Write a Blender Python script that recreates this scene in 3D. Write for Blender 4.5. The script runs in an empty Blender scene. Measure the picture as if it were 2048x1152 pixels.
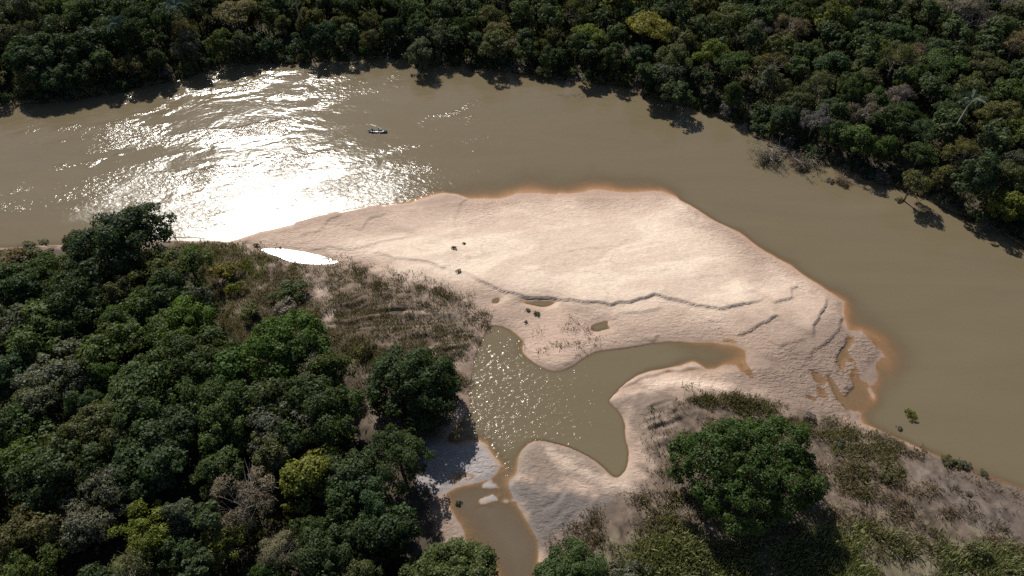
import bpy, math, random
import numpy as np
from mathutils import Vector
R_ = math.radians
sc = bpy.context.scene
col = sc.collection
random.seed(7)
RNG = np.random.default_rng(11)

# ---------------------------------------------------------------- camera, sky, sun, exposure
CAM_H, PITCH, FPX = 100.0, R_(47.0), 1384.0
cam_d = bpy.data.cameras.new('camera'); cam = bpy.data.objects.new('camera', cam_d); col.objects.link(cam)
cam.location = (0, 0, CAM_H); cam.rotation_euler = (math.pi/2 - PITCH, 0, 0)
cam_d.sensor_width = 36.0; cam_d.lens = FPX/2048*36; cam_d.clip_end = 9000; cam_d.clip_start = 1
sc.camera = cam
SUN_EL, SUN_AZ = R_(42.2), R_(-24.0)          # azimuth measured from +Y towards +X
world = bpy.data.worlds.new('World'); sc.world = world; world.use_nodes = True
wn = world.node_tree.nodes; wl = world.node_tree.links
sky = wn.new('ShaderNodeTexSky'); sky.sky_type = 'NISHITA'; sky.sun_disc = False
sky.sun_elevation = SUN_EL; sky.sun_rotation = SUN_AZ % (2*math.pi)
wl.new(sky.outputs[0], wn['Background'].inputs[0]); wn['Background'].inputs[1].default_value = 0.058
sun_d = bpy.data.lights.new('sun', 'SUN'); sun = bpy.data.objects.new('sun', sun_d); col.objects.link(sun)
sun_d.energy = 5.0; sun_d.angle = R_(0.5); sun_d.color = (1.0, 0.95, 0.88)
to_sun = Vector((math.sin(SUN_AZ)*math.cos(SUN_EL), math.cos(SUN_AZ)*math.cos(SUN_EL), math.sin(SUN_EL)))
sun.rotation_euler = to_sun.to_track_quat('Z', 'Y').to_euler(); sun.location = (0, 0, 200)
sc.view_settings.view_transform = 'Standard'; sc.view_settings.look = 'None'
sc.view_settings.exposure = 0.55; sc.view_settings.gamma = 1.0; sc.view_settings.use_curve_mapping = False
sc.render.engine = 'CYCLES'
sc.cycles.use_denoising = False
sc.cycles.max_bounces = 5; sc.cycles.diffuse_bounces = 3; sc.cycles.glossy_bounces = 2
sc.cycles.transparent_max_bounces = 8; sc.cycles.transmission_bounces = 2
sc.cycles.sample_clamp_indirect = 3.0
sc.cycles.caustics_reflective = False; sc.cycles.caustics_refractive = False
sc.cycles.filter_width = 1.5

# ---------------------------------------------------------------- projection helpers (survey of the place)
def ground_pt(u, v, z=0.0):
    xc = (u-1024)/FPX; yc = (576-v)/FPX
    d = (xc, math.cos(PITCH)+yc*math.sin(PITCH), -math.sin(PITCH)+yc*math.cos(PITCH))
    t = (CAM_H-z)/-d[2]
    return d[0]*t, d[1]*t, t
def project(x, y, z):
    dz = z-CAM_H; f = y*math.cos(PITCH)-dz*math.sin(PITCH); up = y*math.sin(PITCH)+dz*math.cos(PITCH)
    return 1024+FPX*x/f, 576-FPX*up/f, f
def W(pts, z=0.0):
    return np.array([ground_pt(u, v, z)[:2] for u, v in pts])

# ---------------------------------------------------------------- noise and distance fields
_tab = np.random.default_rng(5).random((256, 256)).astype(np.float32)
def vn(x, y, s=0):
    x = np.asarray(x, dtype=np.float64)+s*17.31; y = np.asarray(y, dtype=np.float64)+s*9.77
    xi = np.floor(x).astype(np.int64); yi = np.floor(y).astype(np.int64)
    fx = x-xi; fy = y-yi; fx = fx*fx*(3-2*fx); fy = fy*fy*(3-2*fy)
    a = _tab[xi & 255, yi & 255]; b = _tab[(xi+1) & 255, yi & 255]
    c = _tab[xi & 255, (yi+1) & 255]; d = _tab[(xi+1) & 255, (yi+1) & 255]
    return (a*(1-fx)+b*fx)*(1-fy)+(c*(1-fx)+d*fx)*fy
def fbm(x, y, octv=4, s=0):
    r = 0; a = .5; t = 0
    for k in range(octv):
        r = r+a*vn(x*2**k, y*2**k, s+k); t += a; a *= .5
    return r/t
def smooth(pts, n=3):
    p = np.array(pts, float)
    for _ in range(n):      # Chaikin, closed
        q = np.roll(p, -1, 0); p = np.stack([.75*p+.25*q, .25*p+.75*q], 1).reshape(-1, 2)
    return p
def sdf(X, Y, poly, closed=True):
    """distance (positive inside) to a closed polygon"""
    best = np.full(X.shape, 1e12); inside = np.zeros(X.shape, bool)
    n = len(poly)
    for i in range(n):
        a = poly[i]; b = poly[(i+1) % n]; e = b-a; L = e@e
        if L < 1e-9: continue
        t = np.clip(((X-a[0])*e[0]+(Y-a[1])*e[1])/L, 0, 1)
        d = (X-a[0]-t*e[0])**2+(Y-a[1]-t*e[1])**2
        np.minimum(best, d, out=best)
        if a[1] != b[1]:
            c = (a[1] > Y) != (b[1] > Y)
            inside ^= c & (X < (b[0]-a[0])*(Y-a[1])/(b[1]-a[1])+a[0])
    d = np.sqrt(best)
    return np.where(inside, d, -d)
def line_sd(X, Y, pl):
    """signed distance to an open line (positive left of travel) and position along it 0..1"""
    best = np.full(X.shape, 1e12); sg = np.ones(X.shape); tt = np.zeros(X.shape)
    ln = np.linalg.norm(np.diff(pl, axis=0), axis=1); cum = np.concatenate([[0], np.cumsum(ln)]); tot = cum[-1]
    for i in range(len(pl)-1):
        a = pl[i]; e = pl[i+1]-a; L = e@e
        t = np.clip(((X-a[0])*e[0]+(Y-a[1])*e[1])/L, 0, 1)
        d = (X-a[0]-t*e[0])**2+(Y-a[1]-t*e[1])**2
        m = d < best
        best = np.where(m, d, best); tt = np.where(m, (cum[i]+t*ln[i])/tot, tt)
        sg = np.where(m, np.sign(e[0]*(Y-a[1])-e[1]*(X-a[0])), sg)
    return np.sqrt(best)*sg, tt
def sstep(a, b, x):
    t = np.clip((x-a)/(b-a), 0, 1); return t*t*(3-2*t)

# ---------------------------------------------------------------- shorelines (survey points)
NEAR = [(-900, 560), (-300, 520), (-100, 500), (140, 489), (350, 481), (455, 484), (480, 477), (520, 464), (560, 455), (640, 435), (720, 421),
        (800, 411), (860, 407), (940, 399), (1000, 397), (1060, 394), (1150, 391), (1250, 391), (1325, 390), (1350, 395),
        (1380, 410), (1420, 437), (1480, 465), (1530, 503), (1580, 530), (1630, 565), (1688, 603), (1686, 625), (1692, 655),
        (1700, 668), (1725, 662), (1752, 682), (1764, 705), (1750, 724), (1735, 748), (1712, 765), (1722, 790), (1700, 812), (1706, 842),
        (1735, 852), (1790, 875), (1850, 903), (1890, 920), (1950, 946), (2000, 962), (2048, 980), (2200, 1045), (2600, 1160), (3600, 1250)]
near_w = np.vstack([W(NEAR), [[1500, 20], [3000, -600], [-3000, -600], [-3000, 60]]])
INLET = smooth([(985, 650), (1012, 655), (1035, 670), (1052, 683), (1042, 702), (1060, 722), (1090, 738), (1115, 743), (1140, 735),
         (1165, 717), (1190, 702), (1230, 699), (1280, 692), (1310, 684), (1350, 682), (1400, 684), (1450, 687), (1485, 697),
         (1515, 712), (1545, 724), (1520, 729), (1480, 731), (1420, 738), (1360, 742), (1310, 748), (1275, 757), (1245, 775), (1219, 796),
         (1222, 808), (1240, 822), (1252, 845), (1251, 870), (1258, 900), (1257, 925), (1245, 948), (1232, 957), (1215, 945),
         (1195, 925), (1165, 905), (1120, 888), (1075, 880), (1050, 892), (1036, 912), (1037, 935), (1030, 955), (1008, 962), (1004, 930), (982, 905),
         (968, 882), (935, 884), (905, 888), (888, 880), (915, 850), (938, 815), (938, 780), (945, 740), (952, 712), (962, 680), (972, 660)], 1)
CHAN = smooth([(1004, 925), (1032, 950), (1015, 965), (1020, 985), (1036, 1012), (1052, 1040), (1074, 1078), (1078, 1100), (1072, 1152), (1075, 1230), (1080, 1400), (940, 1400),
         (960, 1230), (1000, 1165), (985, 1120), (932, 1090), (926, 1060), (905, 1030), (893, 1000), (890, 985), (918, 972), (950, 968), (975, 958), (992, 948)], 1)
POND = smooth([(518, 498), (540, 497), (580, 499), (620, 507), (655, 516), (684, 524), (660, 528), (636, 529), (600, 526), (570, 519), (543, 509)], 1)
PUD = [smooth([(1180, 654), (1186, 648), (1200, 645), (1216, 641), (1214, 650), (1222, 657), (1206, 660), (1196, 664), (1184, 661)], 1),
       smooth([(1040, 605), (1070, 602), (1112, 603), (1104, 610), (1088, 615), (1062, 610)], 1),
       smooth([(985, 600), (1000, 594), (998, 606), (984, 607)], 1),
       smooth([(1540, 722), (1556, 728), (1560, 735), (1548, 733)], 1)]
FAR = [(-900, 190), (-300, 190), (-100, 193), (0, 206), (100, 204), (180, 190), (250, 177), (330, 162), (420, 138), (500, 124), (600, 123),
       (700, 118), (800, 112), (840, 128), (900, 128), (1000, 138), (1080, 150), (1150, 160), (1250, 168), (1290, 185), (1330, 198),
       (1400, 215), (1450, 235), (1500, 250), (1530, 272), (1580, 300), (1640, 316), (1700, 338), (1780, 366), (1850, 396), (1900, 420),
       (1960, 443), (2000, 462), (2048, 492), (2150, 550), (2500, 700), (3600, 900)]
far_w = np.vstack([W(FAR), [[3000, 40], [3000, 6000], [-3000, 6000], [-3000, 170]]])

# ---------------------------------------------------------------- survey grid
def axis(segs):
    o = []
    for a, b, s in segs: o += list(np.arange(a, b, s))
    return np.array(o+[segs[-1][1]])
AX = axis([(-3000, -400, 325), (-400, -180, 10), (-180, -62, .9), (-62, 75, .27), (75, 180, .8), (180, 400, 10), (400, 3000, 325)])
AY = axis([(-600, 10, 60), (10, 40, 1.0), (40, 128, .27), (128, 160, .6), (160, 235, 1.1), (235, 400, 8), (400, 6000, 500)])
GX, GY = np.meshgrid(AX, AY, indexing='ij')
wob = (fbm(GX*.25, GY*.25, 3, 1)-.5)*1.6
near_d = sdf(GX, GY, near_w); far_d = sdf(GX, GY, far_w)
in_d = sdf(GX, GY, W(INLET)); ch_d = sdf(GX, GY, W(CHAN)); po_d = sdf(GX, GY, W(POND))
pud_d = np.maximum.reduce([sdf(GX, GY, W(p)) for p in PUD])
# control points:  u, v, slope above water, top height, slope below, depth
CP = [(600, 450, .05, .6, .25, 2.5), (900, 405, .05, .9, .04, 2.5), (1050, 394, .05, 1.0, .02, 2.5), (1200, 390, .05, 1.0, .018, 2.5), (1310, 390, .06, 1.0, .025, 2.5), (1400, 430, .08, .9, .4, 2.5), (1500, 480, .08, .9, .35, 2.5), (1600, 545, .06, .7, .22, 2.5),
      (1300, 520, .06, 1.3, .1, 2.5), (1000, 500, .06, 1.2, .1, 2.5), (750, 480, .05, .8, .1, 2), (1680, 630, .05, .3, .08, 1.5), (1750, 720, .03, .08, .025, 1.2), (1640, 760, .03, .08, .03, 1.2),
      (1720, 800, .03, .08, .02, 1.2), (1600, 720, .03, .12, .03, 1.0), (1550, 800, .06, .5, .05, 1), (1450, 640, .05, .6, .1, 1), (1200, 670, .14, .45, .5, 1.5), (1110, 740, .3, .7, 1., 1.5), (1250, 695, .22, .45, 1.5, 1.5), (1040, 690, .2, .5, .15, 1.5),
      (1480, 715, .04, .2, .04, .6), (1400, 730, .04, .3, .10, 1), (1300, 760, .15, .6, .2, 1.5), (1220, 800, .35, .9, 1.5, 1.5), (1255, 900, .3, .9, 1.5, 1.5), (1130, 900, .10, .55, 1.5, 1.5), (1130, 950, .10, .55, 1.5, 1.5), (1060, 950, .06, .4, .12, .8),
      (950, 720, .3, 1.6, 1.5, 1.5), (970, 660, .2, .8, 1.5, 1.5), (600, 580, .12, 1.8, .1, 1), (400, 500, .25, 1.8, .4, 2), (100, 500, .3, 1.8, .4, 2), (800, 620, .08, 1.4, .1, 1),
      (950, 920, .03, .16, .04, .4), (880, 950, .04, .3, .04, .4), (1000, 980, .03, .12, .03, .25), (1080, 1010, .05, .3, .05, .3), (920, 1060, .12, .8, .06, .35), (1000, 1130, .1, .8, .06, .45), (1150, 1050, .06, .7, .06, .4),
      (1400, 850, .15, 1.6, .2, 1.5), (1800, 880, .25, 1.6, .45, 2), (1900, 925, .25, 1.6, .4, 2), (2000, 970, .12, 1.4, .25, 2), (1600, 1100, .1, 1.2, .1, 1), (300, 900, .2, 2.2, .1, 1),
      (200, 120, .4, 3.0, .5, 3), (800, 80, .4, 3.0, .35, 3), (1300, 150, .4, 3.2, .3, 3), (1700, 280, .5, 3.6, .5, 3), (2000, 420, .6, 3.6, .5, 3), (1900, 100, .4, 4.5, .5, 3)]
prm = np.zeros((4,)+GX.shape); wt = np.zeros(GX.shape)
for u, v, *p in CP:
    x, y, _ = ground_pt(u, v); w = 1/(((GX-x)**2+(GY-y)**2)+6)**1.6
    wt += w
    for k in range(4): prm[k] += w*p[k]
prm /= wt
D = np.maximum(np.minimum.reduce([near_d, -in_d, -ch_d, -po_d, -pud_d*1.0]), far_d)
D = D + wob*np.clip(np.abs(D)/2+.35, 0, 1)*.8
up = prm[1]*(1-np.exp(-prm[0]*np.maximum(D, 0)/prm[1]))
dn = -prm[3]*(1-np.exp(-prm[2]*np.maximum(-D, 0)/prm[3]))
Z = np.where(D > 0, up, dn)
Z += np.where(far_d > 0, np.clip(far_d-15, 0, 1e9)**.8*.03, 0)
# shoals of the bar's downstream tip: lobes and puddles right at water level
SHOAL = smooth([(1470, 712), (1560, 690), (1620, 690), (1670, 655), (1700, 655), (1755, 672), (1785, 705), (1770, 760), (1760, 800), (1720, 850),
                (1690, 838), (1640, 820), (1560, 785), (1500, 765), (1440, 745)], 1)
sh = sdf(GX, GY, W(SHOAL)); shm = sstep(-2, 3, sh)
ax_, ay_ = GX*.93+GY*.36, -GX*.36+GY*.93
wx = (fbm(GX*.12, GY*.12, 3, 21)-.5)*9
lobe = .5+.5*np.sin((ax_*1.0+wx)*.75+np.sin(ay_*.35)*1.2)
shz = (lobe-.38)*.17+(fbm(ax_*.45+wx*.1, ay_*.16, 4, 31)-.5)*.40+(fbm(GX*.6, GY*.6, 3, 35)-.5)*.12
fall = np.clip(near_d, -6, 3)
shz = shz+.045+np.where(fall < 0, fall*.045, fall*.004)
Z = Z*(1-shm*.9)+shz*shm*.9
POOLS = [[(1690, 672), (1716, 670), (1706, 690), (1694, 712), (1686, 740), (1692, 754), (1678, 742), (1672, 716), (1680, 690)],
         [(1495, 704), (1545, 709), (1570, 725), (1590, 744), (1612, 764), (1642, 779), (1658, 790), (1640, 794), (1600, 776), (1578, 757), (1553, 741), (1530, 728), (1495, 722)],
         [(1556, 694), (1584, 690), (1572, 697), (1556, 701)],
         [(1618, 728), (1640, 744), (1654, 772), (1632, 768), (1620, 746)], [(1700, 772), (1726, 758), (1750, 800), (1716, 832), (1680, 802), (1688, 782)],
         [(1648, 742), (1662, 752), (1690, 790), (1704, 826), (1688, 822), (1668, 790)], [(1600, 786), (1630, 792), (1640, 806), (1612, 802)]]
for pi_, p in enumerate(POOLS):
    d = sdf(GX, GY, W(smooth(p, 1)))+(fbm(GX*.5, GY*.5, 3, 33)-.5)*1.1-(.9 if pi_ == 1 else 0)
    Z = np.where(d > -1.2, np.minimum(Z, Z-(Z+(.035 if pi_ == 1 else .09))*sstep(-.5, .9, d)), Z)
for u_, v_, r_ in ((966, 1004, .9), (978, 972, .5), (985, 992, .5), (1012, 1003, .3)):
    x_, y_, _q = ground_pt(u_, v_); d = r_*1.0-np.hypot((GX-x_)*.8, (GY-y_)*1.1)+(fbm(GX*.8, GY*.8, 3, 34)-.5)*2.2
    Z = np.where(d > -1, np.maximum(Z, Z+(.05-Z)*sstep(-.9, .4, d)), Z)
# slip faces: steps where one sand sheet ends over a lower one.  px line (high side is left of travel), height, length of lee fade on the high side
SC = [([(1540, 588), (1520, 605), (1480, 618), (1440, 624), (1400, 617), (1350, 605), (1310, 597), (1262, 610), (1220, 614), (1150, 607), (1090, 599), (1035, 597), (985, 580), (940, 556), (900, 545)], .42, 14, .45),
      ([(1600, 574), (1588, 582), (1583, 602), (1560, 606), (1545, 614)], .22, 4, .4),
      ([(1656, 598), (1652, 615), (1640, 640), (1628, 660), (1620, 677)], .26, 5, .4),
      ([(1692, 628), (1686, 642), (1675, 665), (1655, 687), (1630, 706), (1620, 726)], .2, 5, .4),
      ([(1700, 680), (1685, 700), (1672, 730), (1676, 752)], .16, 5, .4),
      ([(1565, 634), (1530, 650), (1500, 664), (1470, 671)], .22, 6, .4), ([(1610, 680), (1575, 690), (1557, 700)], .16, 5, .4),
      ([(1335, 618), (1310, 626), (1290, 630), (1240, 634), (1222, 645)], .13, 4, .4),
      ([(1460, 640), (1420, 648), (1405, 640)], .1, 4, .4), ([(1310, 665), (1320, 672), (1305, 690)], .12, 3, .4),
      ([(830, 478), (780, 487), (740, 494), (700, 501), (660, 499), (600, 503)], .12, 6, .4),
      ([(690, 430), (660, 441), (650, 456), (640, 466), (600, 478)], .17, 6, .5), ([(775, 430), (745, 440), (730, 455), (716, 465)], .15, 5, .5),
      ([(940, 398), (920, 415), (912, 435), (914, 455), (925, 475)], .13, 9, .6),
      ([(900, 545), (850, 532), (790, 522), (740, 508)], .15, 8, .6), ([(1260, 480), (1240, 500), (1180, 505), (1120, 512)], .05, 6, .6), ([(1480, 540), (1440, 560), (1380, 565)], .05, 6, .6),
      ([(1420, 738), (1330, 745), (1290, 760), (1250, 776), (1262, 786), (1300, 775)], .2, 3, .5),
      ([(1530, 560), (1500, 570), (1510, 585), (1480, 600)], .06, 5, .4), ([(1340, 545), (1300, 552), (1240, 548)], .05, 5, .5)]
for pl, h, Lf, w in SC:
    h = h*1.05 if h > .4 else h*1.75
    p = W(pl); m = (GX > p[:, 0].min()-Lf*2.5) & (GX < p[:, 0].max()+Lf*2.5) & (GY > p[:, 1].min()-Lf*2.5) & (GY < p[:, 1].max()+Lf*2.5)
    jx = GX[m]+(fbm(GX[m]*.45, GY[m]*.45, 2, 41)-.5)*1.0; jy = GY[m]+(fbm(GX[m]*.45, GY[m]*.45, 2, 47)-.5)*1.0
    d, t = line_sd(jx, jy, p)
    d = -d       # lines above run right to left, the high side lies towards the far bank
    a = sstep(0, .12, t)*sstep(1, .88, t)
    Z[m] += h*a*(np.where(d > 0, np.exp(-np.maximum(d, 0)/Lf), 0)*sstep(0, w*.9, d))
# low relief
land = sstep(0, 1.5, D)
VEG_L = smooth([(-300, 480), (140, 486), (350, 481), (470, 490), (520, 500), (600, 528), (680, 535), (760, 560), (870, 590), (940, 635), (965, 670), (945, 720), (925, 800), (880, 880), (850, 960),
                (900, 1090), (960, 1200), (900, 1500), (-900, 1500), (-900, 500)], 1)
VEG_R = smooth([(1335, 790), (1400, 780), (1460, 795), (1540, 812), (1600, 835), (1700, 852), (1800, 890), (1900, 935), (1960, 960), (2048, 1000), (2400, 1150), (2600, 1400), (1080, 1400), (1090, 1120),
                (1150, 1040), (1250, 1000), (1310, 960), (1290, 880), (1300, 830)], 1)
vl = sdf(GX, GY, W(VEG_L)); vr = sdf(GX, GY, W(VEG_R)); veg = np.maximum(np.maximum(vl, vr), far_d)
vm = sstep(-1, 4, veg)
Z += land*((fbm(GX*.18, GY*.18, 4, 3)-.5)*.25+(fbm(GX*.9, GY*.9, 3, 8)-.5)*.05)*(1-shm)*(1-.5*vm)
Z += land*vm*(fbm(GX*.5, GY*.5, 4, 13)-.5)*.55
# gullies combed into the mud of the left bank and the silt by the channel
def comb(poly, ang, wl_, amp, seed):
    m0 = sdf(GX, GY, W(poly)); m = sstep(0, 4, m0)
    c, s = math.cos(R_(ang)), math.sin(R_(ang))
    a = GX*c+GY*s; b = -GX*s+GY*c
    return m*amp*(fbm(a*.09, b/wl_+(fbm(GX*.15, GY*.15, 3, seed)-.5)*3, 3, seed)-.5)
Z += land*comb([(620, 600), (760, 560), (960, 640), (940, 760), (760, 700), (640, 680)], 8, .9, 1.3, 61)
Z += land*comb([(1040, 950), (1230, 980), (1260, 1010), (1180, 1070), (1080, 1090)], 52, 1.0, .95, 67)
Z += land*comb([(1260, 780), (1400, 790), (1380, 900), (1290, 940), (1270, 860)], 20, .9, 1.2, 71)
Z = Z.astype(np.float64)
def height(x, y):
    i = np.clip(np.searchsorted(AX, x)-1, 0, len(AX)-2); j = np.clip(np.searchsorted(AY, y)-1, 0, len(AY)-2)
    fx = np.clip((x-AX[i])/(AX[i+1]-AX[i]), 0, 1); fy = np.clip((y-AY[j])/(AY[j+1]-AY[j]), 0, 1)
    return (Z[i, j]*(1-fx)+Z[i+1, j]*fx)*(1-fy)+(Z[i, j+1]*(1-fx)+Z[i+1, j+1]*fx)*fy
def field(F, x, y):
    i = np.clip(np.searchsorted(AX, x), 0, len(AX)-1); j = np.clip(np.searchsorted(AY, y), 0, len(AY)-1)
    return F[i, j]

la0, lb0 = GX*math.cos(R_(14))+GY*math.sin(R_(14)), -GX*math.sin(R_(14))+GY*math.cos(R_(14))
# ---------------------------------------------------------------- ground colours (soil albedo; lower banks also darkened for lens vignetting)
C = np.zeros(GX.shape+(3,))
def mixc(mask, c):
    global C
    C = C*(1-mask[..., None])+np.array(c)*mask[..., None]
C[:] = (.56, .445, .365)
n1 = fbm(GX*.10, GY*.16, 4, 81); n2 = fbm(GX*.5, GY*.5, 4, 83); n3 = fbm(GX*1.3, GY*1.3, 3, 87)
dry = sstep(.42, .95, Z+(n1-.5)*.5)*.25
mixc(1-dry, (.262, .192, .148))
PLATE = [(560, 478), (660, 462), (760, 448), (900, 432), (1050, 425), (1200, 408), (1325, 402), (1395, 432), (1480, 492), (1560, 540), (1640, 590), (1690, 625), (1640, 680), (1560, 660), (1500, 655), (1430, 640), (1330, 625), (1220, 630), (1090, 603), (985, 582), (900, 547), (780, 512), (660, 505)]
def zone(poly, c, soft=3., nz=4., amt=1., noise=n1):
    d = sdf(GX, GY, W(poly))+(noise-.5)*2*nz
    mixc(sstep(-soft, soft, d)*amt, c)
zone(PLATE, (.45, .345, .27), 7, 9, .85)
zone([(700, 475), (950, 460), (1200, 440), (1330, 430), (1420, 490), (1540, 570), (1540, 590), (1480, 618), (1400, 615), (1310, 597), (1220, 612), (1090, 599), (985, 578), (900, 545), (780, 510)], (.55, .448, .352), 8, 9, .92)
stk = fbm(la0*.03, lb0*.35, 4, 111); stk2 = fbm(la0*.05, lb0*.12, 4, 113)
mixc(sstep(.50, .66, stk)*.45*sstep(1, 4, near_d)*(1-vm), (.40, .30, .232))
mixc(sstep(.54, .64, stk2)*.5*sstep(1, 4, near_d)*(1-vm), (.38, .285, .222))
mixc(np.exp(-((stk2-.47)/.006)**2)*.35*(1-vm), (.30, .22, .17))
mixc(sstep(.16, .02, Z+(n2-.5)*.1)*.8, (.30, .205, .15))
mixc(shm*.6, (.21, .155, .122))
zone([(1540, 690), (1600, 650), (1680, 600), (1700, 650), (1770, 690), (1760, 760), (1720, 850), (1640, 820), (1480, 775), (1440, 745)], (.165, .120, .094), 3, 5, .85)
zone([(1040, 612), (1200, 640), (1420, 655), (1540, 690), (1500, 710), (1300, 680), (1200, 690), (1060, 690)], (.245, .18, .14), 3, 5, .75)
zone([(1290, 760), (1360, 752), (1460, 770), (1440, 785), (1340, 775), (1290, 790)], (.55, .43, .34), 1.5, 2)
zone([(1035, 650), (1110, 610), (1210, 640), (1180, 700), (1120, 740), (1060, 720)], (.40, .29, .225), 3, 3, .7)
# left bank scrub soil, then its sandy lane
zone(VEG_L, (.092, .067, .049), 2.5, 5, 1., n2)
zone([(560, 520), (660, 530), (720, 548), (700, 575), (640, 560)], (.18, .135, .10), 3, 5, .8, n2)
zone([(590, 535), (640, 560), (665, 610), (672, 660), (655, 665), (640, 600), (610, 560)], (.25, .195, .155), 1.5, 2, .8, n2)
zone([(820, 590), (960, 640), (950, 740), (920, 760), (860, 690), (760, 660)], (.17, .13, .10), 3, 5, .8, n2)
zone([(700, 720), (760, 760), (790, 840), (770, 870), (735, 850), (730, 780), (700, 740)], (.155, .12, .096), 2, 3, .9, n2)  # path soil, its tone partly lowered for lens vignetting
zone([(925, 740), (960, 700), (965, 760), (945, 850), (925, 840)], (.18, .13, .10), 1.5, 2, .9, n2)
# forest floors
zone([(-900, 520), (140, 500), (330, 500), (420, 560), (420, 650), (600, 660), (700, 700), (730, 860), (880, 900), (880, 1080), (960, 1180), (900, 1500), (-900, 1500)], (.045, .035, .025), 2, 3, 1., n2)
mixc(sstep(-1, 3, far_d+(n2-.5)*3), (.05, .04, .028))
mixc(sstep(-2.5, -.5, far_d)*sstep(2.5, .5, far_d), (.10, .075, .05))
# grey silt by the channel
zone([(850, 890), (968, 878), (1004, 928), (990, 948), (920, 975), (890, 1000), (845, 965)], (.225, .202, .192), 1, 2, 1., n2)
zone([(930, 945), (1030, 950), (1030, 1010), (940, 1015)], (.225, .202, .192), 1, 2, 1., n2)
zone([(1005, 955), (1040, 950), (1150, 985), (1230, 985), (1240, 1020), (1150, 1080), (1075, 1100), (1040, 1030)], (.115, .098, .088), 2, 3, 1., n2)
zone([(890, 1030), (935, 1045), (935, 1090), (895, 1090)], (.20, .15, .12), 1, 2, 1., n2)
zone([(1260, 900), (1300, 880), (1310, 960), (1280, 990), (1200, 970), (1200, 950), (1245, 958)], (.28, .21, .165), 2, 3, .9, n2)
zone([(1030, 890), (1075, 875), (1160, 895), (1235, 955), (1240, 985), (1180, 975), (1080, 960), (1030, 945)], (.165, .128, .102), 1.5, 2, .92, n2)  # spit: grey-tan sand with some vignette darkening in the colour
zone([(1095, 905), (1150, 922), (1235, 960), (1290, 975), (1285, 990), (1220, 978), (1130, 945)], (.36, .28, .22), 1.0, 2, .85, n2)
# right bank and inlet's east bank: brown mud, vignette darkening partly in its colour
zone([(1320, 800), (1400, 790), (1540, 812), (1700, 846), (1800, 868), (1900, 908), (2048, 965), (2500, 1130), (2600, 1500), (1080, 1500), (1100, 1090), (1180, 1030), (1300, 985), (1300, 880)], (.10, .075, .057), 2, 3, 1., n2)
zone([(1245, 800), (1275, 775), (1340, 785), (1360, 900), (1290, 920), (1262, 850)], (.145, .11, .086), 2, 4, .9, n2)
zone([(1840, 940), (1930, 945), (2048, 1000), (2300, 1100), (2100, 1110), (1960, 1080), (1860, 1010)], (.095, .074, .061), 2, 3, 1., n2)
zone([(1300, 960), (1360, 1040), (1300, 1000), (1240, 990)], (.135, .104, .082), 2, 4, .85, n2)
zone([(1340, 1070), (1420, 1100), (1700, 1040), (1850, 1080), (2048, 1100), (2600, 1250), (2600, 1500), (1200, 1500), (1180, 1090)], (.10, .085, .056), 3, 4, 1., n2)
# bed under water is the same sand, saturated
mixc(sstep(.0, -.10, Z), (.27, .175, .115))
mixc(sstep(-.5, .5, ch_d)*sstep(.04, -.02, Z), (.13, .098, .07))
mixc(sstep(-1.5, .3, in_d)*sstep(.06, -.02, Z)*(1-shm), (.20, .145, .098))
C *= (1+vm*(1-sstep(.2, .3, C[..., 1]))*((n3-.5)*1.1+(n2-.5)*.9))[..., None]
C *= (.93+.14*n3)[..., None]*(.95+.10*n2)[..., None]
wetm = sstep(.14, .0, Z+(n2-.5)*.06)
rip = np.clip((1-sstep(-1, 2, veg))*(.30+.5*sstep(.7, .15, Z)+.5*shm), 0, 1.3)*land*sstep(-.1, .0, Z)

# ---------------------------------------------------------------- material helpers
def mat(name):
    m = bpy.data.materials.new(name); m.use_nodes = True
    nt = m.node_tree; nt.nodes.clear()
    return m, nt, nt.nodes, nt.links
def N(nodes, t, **kw):
    n = nodes.new(t)
    for k, v in kw.items():
        if k.startswith('i_'): n.inputs[k[2:].replace('_', ' ')].default_value = v
        else: setattr(n, k, v)
    return n
def simple(name, c, rough=.6, metal=0, noise=0., nscale=8.):
    m, nt, nd, lk = mat(name)
    o = N(nd, 'ShaderNodeOutputMaterial'); b = N(nd, 'ShaderNodeBsdfPrincipled')
    b.inputs['Roughness'].default_value = rough; b.inputs['Metallic'].default_value = metal
    tc = N(nd, 'ShaderNodeTexCoord'); nz = N(nd, 'ShaderNodeTexNoise'); nz.inputs['Scale'].default_value = nscale; nz.inputs['Detail'].default_value = 5
    lk.new(tc.outputs['Object'], nz.inputs['Vector'])
    r = N(nd, 'ShaderNodeMix', data_type='RGBA')
    r.inputs['A'].default_value = (*[k*(1-noise) for k in c], 1); r.inputs['B'].default_value = (*[min(1, k*(1+noise)) for k in c], 1)
    lk.new(nz.outputs['Fac'], r.inputs['Factor']); lk.new(r.outputs['Result'], b.inputs['Base Color'])
    lk.new(b.outputs[0], o.inputs[0])
    return m

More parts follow.
